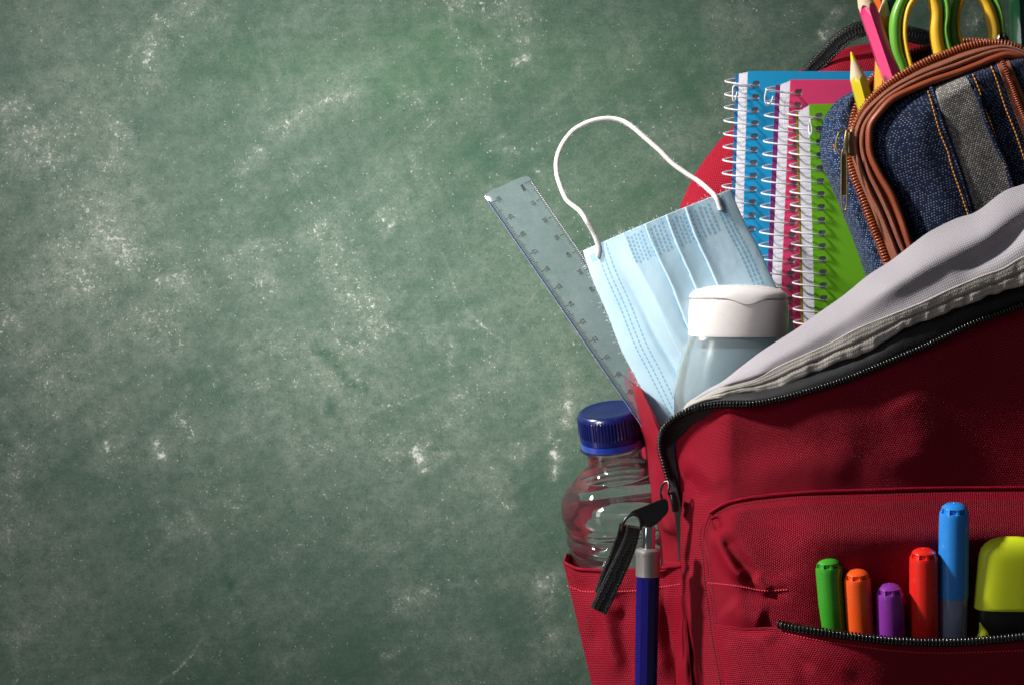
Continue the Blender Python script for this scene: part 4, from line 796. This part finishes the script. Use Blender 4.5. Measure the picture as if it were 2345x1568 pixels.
notebook('green', 'shortest spiral notebook, lime green cover, beside the denim pencil case', (1853, 239.5), 17, 400, d, GRNC, GRNB, -30, 17, -23, 13, 267.5, 22, 29.8, 21, 660, 1805.5,
         [(*ZN(1475, 795), d-.35), (*ZN(1440, 790), d+.15), (*ZN(1375, 792), d+.35), (*ZN(1360, 815), d+.5), (*ZN(1378, 880), d+.5), (*ZN(1385, 960), d+.5), (*ZN(1368, 1012), d+.45), (*ZN(1350, 980), d+.4), (*ZN(1342, 880), d+.3)], -.018, 4.5)

# ------------------------------------------------------------ denim pencil case
case = thing('pencil_case', P(2060, 640, 13), 'dark denim pencil case with brown piping, brass zip pull and pencils sticking out', 'pencil case')
Tf = [(*ZS(2450, 790), 15), (*ZS(2345, 705), 15.1), (*ZS(2250, 650), 15.1), (*ZS(2100, 600), 15.1), (*ZS(1900, 582), 15), (*ZS(1700, 602), 15), (*ZS(1500, 652), 15), (*ZS(1300, 730), 15), (*ZS(1100, 802), 15), (*ZS(900, 902), 15), (*ZS(700, 1012), 15), (*ZS(500, 1150), 14.9), (2006, 216, 14.9), (1985, 240, 14.8), (1968, 266, 14.7), (1957, 290, 14.6), (1950, 315, 14.5), (1946, 340, 14.5), (1945, 363, 14.5), (1959, 411, 14.7), (1977, 455, 14.9), (1996, 509, 15), (2014, 553, 15.1), (2031, 601, 15.2), (2048, 650, 15.2)]
R1 = [(*ZS(2450, 810), 15.5), (*ZS(2345, 730), 15.6), (*ZS(2150, 655), 15.6), (*ZS(2000, 645), 15.6), (*ZS(1800, 685), 15.6), (*ZS(1500, 780), 15.6), (*ZS(1200, 900), 15.6), (*ZS(900, 1020), 15.6), (*ZS(600, 1180), 15.5), (2014, 227, 15.5), (1983, 258, 15.4), (1966, 290, 15.3), (1958, 323, 15.3), (1961, 356, 15.4), (1975, 400, 15.5), (1992, 444, 15.6), (2014, 488, 15.7), (2036, 542, 15.8), (2049, 575, 15.9), (2075, 640, 15.9)]
R2 = [(*ZS(2450, 840), 15.7), (*ZS(2345, 762), 15.8), (*ZS(2150, 695), 15.8), (*ZS(1950, 700), 15.8), (*ZS(1700, 780), 15.8), (*ZS(1400, 895), 15.8), (*ZS(1100, 1000), 15.8), (*ZS(800, 1135), 15.8), (2031, 224, 15.7), (1999, 258, 15.6), (1979, 290, 15.6), (1973.5, 323, 15.6), (1977, 356, 15.6), (1992, 400, 15.7), (2014, 444, 15.8), (2034, 488, 15.9), (2051, 531, 16), (2067, 571, 16), (2092, 630, 16)]
LP = [(*ZS(2450, 890), 15.9), (*ZS(2345, 806), 16), (*ZS(2250, 765), 16.1), (*ZS(2100, 745), 16.1), (*ZS(1900, 805), 16.1), (*ZS(1700, 890), 16.1), (*ZS(1400, 1002), 16.1), (*ZS(1100, 1100), 16.1), (*ZS(800, 1225), 16), (2042, 229, 16), (2014, 258, 16), (1994, 286, 15.9), (1990, 319, 15.9), (1994, 356, 15.9), (2014, 400, 16), (2040, 444, 16.1), (2058, 488, 16.1), (2073, 531, 16.2), (2084, 564, 16.2), (2106, 625, 16.2)]
Gc = loft([Tf, R1, R2, LP], 300, 40); Gc[..., 2] -= .22
sheet('zip_band', Gc, BROWN, case, thick=.06)
sweep('piping', R1, 6.0, .24, BROWN, case, n=260, ns=18); sweep('piping', R2, 5.4, .22, BROWN, case, n=260, ns=18)
sweep('leather_piping', LP, 8.2, .26, LEATHER, case, n=220, ns=18)
def Dcase(px, py):
    return 15.7+1.0*sst(0, 130, px-np.interp(py, [120, 136, 161, 190, 215, 240, 263, 285, 316, 348, 380, 414, 443, 492, 525, 554, 600, 660], [2283, 2236, 2172, 2109, 2062, 2024, 2002, 1991, 1988, 1990, 2002, 2021, 2040, 2059, 2074, 2089, 2110, 2130]))-.35*sst(2150, 2420, px)+.08*vnoise(np.asarray(px)/40, np.asarray(py)/60)
yy = np.linspace(125, 660, 150); Gf = np.zeros((150, 200, 3))
for i, y in enumerate(yy):
    xl = np.interp(y, [120, 136, 161, 190, 215, 240, 263, 285, 316, 348, 380, 414, 443, 492, 525, 554, 600, 660], [2283, 2236, 2172, 2109, 2062, 2024, 2002, 1991, 1988, 1990, 2002, 2021, 2040, 2059, 2074, 2089, 2110, 2130])+3
    xr = 2455 if y > 165 else 2300+(y-125)*3.9
    Gf[i, :, 0] = np.linspace(xl, xr, 200); Gf[i, :, 1] = y
Gf[..., 2] = Dcase(Gf[..., 0], Gf[..., 1])
sheet('denim_front', Gf, DENIM, case, thick=.08, rot=.32)
SL = mp(Z1, [(1690, 640, 0), (1700, 650, 0), (1760, 850, 0), (1830, 1050, 0), (1900, 1250, 0), (1960, 1448, 0), (2010, 1650, 0)], 0)
SR = mp(Z1, [(1925, 553, 0), (1930, 560, 0), (2000, 700, 0), (2060, 880, 0), (2130, 1050, 0), (2200, 1200, 0), (2250, 1370, 0), (2320, 1570, 0)], 0)
sheet('striped_panel', withD(loft([SL, SR], 120, 40), Dcase, .06), STRIPE, case, thick=.05, rot=1.57)
for pts, o in ((SL, -6), (SR, 5)): sweep('seam_fold', [(q[0]+o, q[1], float(Dcase(q[0], q[1]))+.10) for q in pts], 6.5, .09, DENIM, case, n=80)
for L_ in ([(1650, 660), (1680, 760), (1710, 870), (1740, 970), (1790, 1090), (1820, 1200), (1860, 1320), (1905, 1450), (1945, 1570)], [(1975, 540), (2020, 650), (2050, 760), (2100, 880), (2150, 1030), (2190, 1160), (2240, 1280), (2290, 1390)], [(2110, 485), (2150, 590), (2190, 720), (2230, 830), (2290, 980), (2345, 1140), (2400, 1280)]):
    dashes('stitching', mp(Z1, L_), Dcase, ORST, case, 9, duty=.7, r=.036, lift=.15 if L_[0][0] < 1700 else .13)
zl2 = mp(Z1, [(2140, 452, 0), (2200, 600, 0), (2260, 780, 0), (2345, 1000, 0), (2460, 1290, 0)], 0); zr2 = mp(Z1, [(2235, 432, 0), (2290, 560, 0), (2345, 690, 0), (2420, 860, 0), (2520, 1100, 0)], 0)
z2 = sheet('zipper', withD(loft([zl2, zr2], 80, 14), Dcase, .09), BROWN, case, thick=.05, label='second brown zipper set into the denim front')
mid2 = [(float(a[0]+b[0])/2, float(a[1]+b[1])/2, float(Dcase((a[0]+b[0])/2, (a[1]+b[1])/2))+.13) for a, b in zip(crs(zl2, 12), crs(zr2, 12))]
teeth(mid2, 5.0, tooth_mesh('tooth', BRTOOTH, .10, .08, .04), z2)
gz = [(1988, 192, 11.6), (1962, 245, 12.3), (1950, 285, 13.1), (1943, 325, 13.9), (1940, 363, 14.3), (1951, 411, 14.5), (1968, 455, 14.7), (1987, 509, 14.8), (2005, 553, 14.9), (2022, 601, 15), (2040, 655, 15)]
gs = [(1953, 212, 10.5), (1919, 231, 10.8), (1900, 253, 11), (1885, 278, 11), (1878, 310, 11), (1879, 345, 11.2), (1885, 380, 11.5), (1904, 425, 11.8), (1921, 463, 12), (1932, 492, 12), (1946, 525, 12), (1961, 565, 12), (1974, 602, 12), (1992, 655, 12)]
gb = [(a, b, 8.6) for a, b, c in gs]; gmid = [tuple(q) for q in (np.array(crs(gs, 30))*.5+np.array(crs(gz, 30))*.5+np.array([-2, 0, .9]))]
Gg = loft([[(a+25, b+10, 7.6) for a, b, c in gs], gs, gmid, gz], 160, 50); Gg[..., 2] += .14*vnoise(Gg[..., 0]/14, Gg[..., 1]/22)*sst(0, 10, np.arange(50))[:, None]
sheet('side_gusset', Gg, DENIM2, case, thick=.08, rot=1.57)
gl_ = crs(gmid, 200)
dashes('stitching', mp(ZCa, [(225, 340), (240, 450), (270, 560), (320, 690), (375, 850), (430, 1010), (500, 1180), (540, 1310), (600, 1450), (640, 1560)]), lambda a, b: np.interp(b, [212, 280, 330, 400, 500, 600, 655], [12.2, 13.0, 13.6, 14.05, 14.4, 14.5, 14.5])-.0*a, ORST, case, 9, duty=.7, r=.034)
Trear = [(1946, 322, 13.9), (1951, 285, 13.1), (1960, 250, 12.4), (1975, 215, 11.8), (1990, 190, 11.5), (2003, 175, 11.3), (2040, 148, 11), (2082, 124, 11), (2130, 109, 11), (2170, 101, 11), (2206, 97, 11), (2249, 97, 11), (2300, 104, 11.2), (2360, 128, 11.4), (2420, 160, 11.4)]
inner = [(1950, 330, 14), (1962, 330, 13), (1990, 300, 12.6), (2050, 260, 12.4), (2200, 210, 12.4), (2340, 220, 12.6), (2400, 240, 12.8)]
DARKIN = woven("brown_case_lining", '#5c3a14', '#2c1a08', pitch=.07, rough=.7)
sheet('inner_lining', loft([Trear, [(a, b+14, c-.1) for a, b, c in Trear], inner, [(a, b+22, c-.35) for a, b, c in Tf[::-1][9:]]], 160, 30), DARKIN, case, thick=.05)
rearb = [(a+(10 if i > 3 else 0), b+16, c-.5) for i, (a, b, c) in enumerate(Trear[2:])]
sheet('denim_back', loft([Trear[3:], [(a, b+90, 8) for a, b, c in Trear[3:]], [(a+10, b+480, 8) for a, b, c in Trear[3:]]], 100, 40), DENIM, case, thick=.08)
ztr = sweep('zip_tape', Trear, 4.5, .07, BROWN, case, n=140); teeth([(a, b-2, c+.06) for a, b, c in Trear], 7.0, tooth_mesh('tooth', BRTOOTH, .12, .13, .055), ztr)
ztf = sweep('zip_tape', [(a, b, c-.05) for a, b, c in Tf], 5, .10, BROWN, case, n=200); teeth(Tf, 7.0, tooth_mesh('tooth', BRTOOTH, .15, .16, .06), ztf)
lower = [(a-4, b, c-.1) for a, b, c in Tf[18:]]; teeth(lower, 7.0, tooth_mesh('tooth', BRTOOTH, .12, .14, .05), ztf)
sb = sweep('zip_slider', mp(ZCa, [(415, 185, 15.2), (405, 320, 15.3), (408, 455, 15.2)]), [5, 7, 6], .22, BRASS, case, n=20, power=5)
sweep('slider_bridge', mp(ZCa, [(375, 200, 15.4), (330, 192, 15.5), (275, 225, 15.6), (252, 300, 15.6), (252, 370, 15.6), (280, 420, 15.6), (340, 440, 15.5), (375, 440, 15.4)]), 2.6, .12, BRASS, sb, n=50, power=4)
sweep('slider_plate', mp(ZCa, [(358, 195, 15.6), (352, 300, 15.7), (352, 440, 15.6)]), [3, 6, 3], .08, BRASS, sb, n=20, power=4)
zp = sweep('zip_puller', mp(ZCa, [(335, 380, 15.9), (306, 440, 15.9), (302, 700, 15.8), (304, 950, 15.7), (330, 1035, 15.7), (357, 950, 15.7), (360, 700, 15.8), (354, 440, 15.9)]), 1.9, .08, BRASS, case, n=90, closed=True)
sweep('puller_plate', mp(ZCa, [(330, 450, 15.85), (330, 650, 15.75), (330, 870, 15.7)]), [4, 6, 4], .04, BRASS, zp, n=20, power=4)

# ------------------------------------------------------------ coloured pencils
def pencil(label, tip, tail, R, paint, lead, cone=22, lead_len=.55):
    """R circumradius cm, cone = half angle deg of the sharpened end"""
    A, B = P(*tip), P(*tail); root = thing('coloured_pencil', B, label, 'pencil', 'coloured pencils in the denim case'); ns = 48
    ph = np.linspace(0, 2*math.pi, ns, endpoint=False)+.5; hexr = R*math.cos(math.pi/6)/np.cos((ph-.5) % (math.pi/3)-math.pi/6); ta = math.tan(math.radians(cone)/1)
    sb = hexr/ta; L = np.linalg.norm(B-A)*100
    k = lambda rows, nm, m: lathe(nm, A, B, rows, m, root, ns=ns, auto=25, ph0=.5)
    k([(sb-.015, hexr*.985), (sb+.02, hexr), (sb+.4, hexr), (L*.5+0*sb, hexr), (L+0*sb, hexr)], 'painted_body', paint)
    k([(lead_len, lead_len*ta), ((sb+lead_len)/2, (sb+lead_len)/2*ta), (sb, sb*ta)], 'wood_cone', WOOD)
    k([(.02, .03), (.06, .05), (lead_len+.01, (lead_len+.01)*ta)], 'lead', lead)
    return root
pencil('pink pencil leaning left at the mouth of the denim case', (*ZS(55, -408), 12.6), (*ZS(745, 1600), 13.6), .47, PINKP, PINKL, 12.5)
pencil('orange pencil standing behind the pink pencil', (*ZS(360, -540), 11.6), (*ZS(495, 1500), 12.3), .41, ORP, ORP, 12.5)
pencil('teal pencil half hidden between the orange pencil and the scissors', (*ZS(395, -430), 11.0), (*ZS(880, 1400), 11.8), .40, TLP, TLP, 12.5)
pencil('yellow pencil, lowest in the denim case, its whole sharpened point in view', (*ZS(15, 700), 14.0), (*ZS(330, 1900), 13.9), .43, YLP, YLP, 17, .45)
pencil('golden yellow pencil low behind the pink and yellow pencils', (*ZS(470, -160), 12.0), (*ZS(400, 1600), 12.8), .36, GLP, GLP, 12.5)
pencil('dark green pencil at the right picture edge, behind the denim case', (*ZS(2235, -580), 10.3), (*ZS(2330, 1500), 10.3), .46, DGP, DGP, 12.5)

# ------------------------------------------------------------ scissors
sci = thing('scissors', P(2130, 330, 12.5), 'scissors with two green and yellow ring handles standing in the denim case', 'scissors')
DSC = 13.2
def zs(L, d=DSC): return mp(ZS, L, d)
h1 = sweep('handle', zs([(760, 1100), (690, 880), (628, 700), (604, 500), (612, 300), (660, 110), (760, -80), (880, -210), (1040, -270), (1180, -210), (1260, -80), (1300, 100), (1298, 260), (1278, 400), (1300, 560), (1345, 720), (1400, 900)]), [13, 13.5, 13.8, 14, 14, 14, 13, 12, 11, 10, 9, 8.5, 9, 6, 7, 8, 8], .42, SGRN, sci, n=200, ns=20, power=2.4)
sweep('soft_grip', zs([(860, 1050), (800, 860), (752, 660), (728, 480), (738, 290), (780, 120), (850, 0), (930, -90), (1020, -110), (1090, -60), (1140, 60), (1165, 200), (1158, 400), (1172, 560), (1205, 720), (1250, 900)]), [6, 6, 6, 5.5, 6, 7, 8, 9, 11, 13, 14.5, 14.5, 15.5, 15.5, 15.5, 15.5], .46, SYEL, h1, n=200, ns=20, power=2.4)
h2 = sweep('handle', zs([(1480, 860), (1440, 700), (1395, 540), (1378, 380), (1390, 200), (1420, 40), (1500, -120), (1640, -220), (1790, -170), (1920, -40), (1990, 100), (2030, 250), (2050, 400), (2062, 480), (2060, 560)], 12.6), [13, 13, 12, 11, 11, 11, 11, 10, 9, 8, 7, 6.5, 6, 6, 6], .42, SGRN, sci, n=200, ns=20, power=2.4)
sweep('soft_grip', zs([(1570, 820), (1530, 680), (1475, 540), (1448, 380), (1450, 200), (1480, 80), (1540, -30), (1640, -90), (1740, -50), (1830, 60), (1890, 200), (1930, 340), (1945, 460), (1925, 600), (1890, 760)], 12.65), [6, 6, 5.5, 5.5, 5.5, 6, 7, 9, 11, 12, 13, 13.5, 13.5, 11, 10], .47, SYEL, h2, n=200, ns=20, power=2.4)
sweep('worn_tip', zs([(2068, 450), (2075, 500), (2095, 545), (2090, 600), (2060, 700)], 12.9), [3, 8, 9, 8, 7], .3, plastic("black_rubber", '#131315', rough=.35, bump=.5, scale=300), h2, n=30, ns=14)
sweep('worn_tip', zs([(2000, 480), (1990, 540), (2000, 600)], 13.0), [3, 6, 5], .3, plastic("scraped_metal", '#8d9096', rough=.35, metal=.8, bump=.6, scale=200), h2, n=20, ns=12)
STEEL = plastic("steel_blade", '#9ea2a6', rough=.25, metal=1.0)
for x0, x1 in ((1330, 1560), (1480, 1420)): sweep('blade', zs([(x0, 820), (x1, 1300), (x1+20, 1900)], 12.7), [10, 9, 2], .08, STEEL, sci, n=20, power=3)

# ------------------------------------------------------------ felt-tip pens in the front pocket
def cap_rows(R, L, slot_ring=True, ns=96):
    """domed cap with vent slots; s measured from the dome top downwards"""
    ph = np.linspace(0, 2*math.pi, ns, endpoint=False); cell = (ph/(2*math.pi)*8+.22) % 1; isl = ((cell > .14) & (cell < .86)).astype(float)
    prof = [(0, .04), (.0, .07*R), (.02, .09*R), (.012, .2*R), (.03, .38*R), (.075, .58*R), (.14, .74*R), (.20, .835*R)]
    rows_ = [(s*R/.62, r) for s, r in prof]
    e = .13*R/.62
    rows_ += [(.195*R/.62, .83*R-0*isl), (.196*R/.62+0*isl, .83*R-e*isl*.35), (.40*R/.62+0*isl, .95*R-e*isl*1.0), (.402*R/.62, .957*R), (.47*R/.62, .985*R), (.62*R/.62, R), (L, R*1.02)]
    return [(-s, r) for s, r in rows_]
def marker(label, top, bottom, Rpx, col, dp=21.0, mat=None, capfrac=None):
    d0, d1 = dp+.0, dp; A, B = P(*top, d0), P(*bottom, d1); R = Rpx*(DCAM-dp)/FPX; L = np.linalg.norm(B-A)*100
    root = thing('felt_tip_pen', B, label, 'pen', 'felt-tip pens in the front pocket')
    up = A+(A-B)+np.array([0, -.0+.0, 0]); tiltv = (A-B)/np.linalg.norm(A-B); Bup = A+tiltv*.1+np.array([0, -.028, 0])
    Aax = A; n = 96
    m = plastic(label.split()[0]+"_cap", col, rough=.27, sss=.08, coat=.15)
    cl = L*(capfrac or 1.0)
    # axis keeps a lean towards the lens so that the dome shows
    V, F = latheVF(Aax, Aax+(tiltv*1.0)*.1+np.array([0, -.020, 0]), cap_rows(R, cl), n); raw('cap', V, F, m, root, auto=32)
    return root, Aax, tiltv, R, L
marker('green felt-tip pen, the first from the left in the front pocket', Z5(1020, 716), Z5(1078, 1330), 31, '#3d9e2a', 20.9)
marker('orange felt-tip pen between the green and the purple pen', Z5(1213, 794), Z5(1262, 1340), 31, '#f05a1e', 21.1)
marker('purple felt-tip pen, the shortest one in the front pocket', Z5(1432, 889), Z5(1462, 1360), 32, '#85329a', 21.25)
marker('red felt-tip pen between the purple and the blue pen', Z5(1661, 650), Z5(1686, 1380), 33, '#e2261c', 21.4)
r_, A_, t_, R_, L_ = marker('tallest felt-tip pen, bright blue cap over a clear barrel', Z5(1866, 348), Z5(1886, 1380), 34.5, '#2a8ae0', 21.6, capfrac=.63)
ax = t_*1.0*.1+np.array([0, -.020, 0]); 
lathe('clear_barrel', A_, A_+ax, [(-L_*.60, R_*.975), (-L_*1.1, R_*.965)], film("clear_barrel", (.80, .84, .93, 1), gloss=.08, haze=.75, hazecol=lin('#c2cce8'), rough=.1), r_, ns=48)
lathe('ink_core', A_, A_+ax, [(-L_*.60, R_*.62), (-L_*1.1, R_*.62)], plastic("blue_ink_core", '#4a8fd0', rough=.5), r_, ns=32)
# flat highlighter
hlm = plastic("fluorescent_yellow", '#d9e626', rough=.4, sss=.1); A = P(*Z5(2255, 600), 21.3); B = A+np.array([.0, -.018, .1])
hl = thing('highlighter', P(*Z5(2245, 1400), 20.8), 'fluorescent yellow highlighter with wide flat cap and black body in the front pocket', 'pen')
W_ = 1.50
hrows = [(.16, .05), (.145, .35), (.09, .68), (-.02, .98), (-.18, 1.2), (-.38, 1.36), (-.6, 1.44), (-.8, 1.47), (-1.2, 1.50), (-2.9, 1.60), (-3.02, 1.61), (-3.05, 1.57)]
def flatlathe(name, rows, mat, fl=.42, dx=0, power=3.0):
    A0, a, f, r = frame(A, B); ns = 72; ph = np.linspace(0, 2*math.pi, ns, endpoint=False); c, s = np.cos(ph), np.sin(ph); c = np.sign(c)*abs(c)**(2/power); s = np.sign(s)*abs(s)**(2/power); V = []
    for q in rows:
        sag = 0
        V.append(A0+a*(q[0]/100)+r*((q[1]*c)/100)[:, None]+f*((min(q[1], W_*1.07)*fl*s)/100)[:, None])
    n = len(rows); F = gridF(n, ns, True)+[tuple(range(ns))[::-1], tuple((n-1)*ns+i for i in range(ns))]
    return raw(name, np.vstack(V), F, mat, hl, auto=40)
flatlathe('cap', hrows, hlm)
flatlathe('body', [(-2.9, 1.50), (-3.3, 1.52), (-3.6, 1.5), (-5.5, 1.4)], plastic("black_body", '#101012', rough=.35))
sweep('yellow_grip', mp(Z5, [(2035, 1150, 20.85), (2050, 1180, 20.9), (2065, 1230, 20.95), (2065, 1290, 20.8)]), [3, 9, 17, 20], .2, hlm, hl, n=30, ns=16)
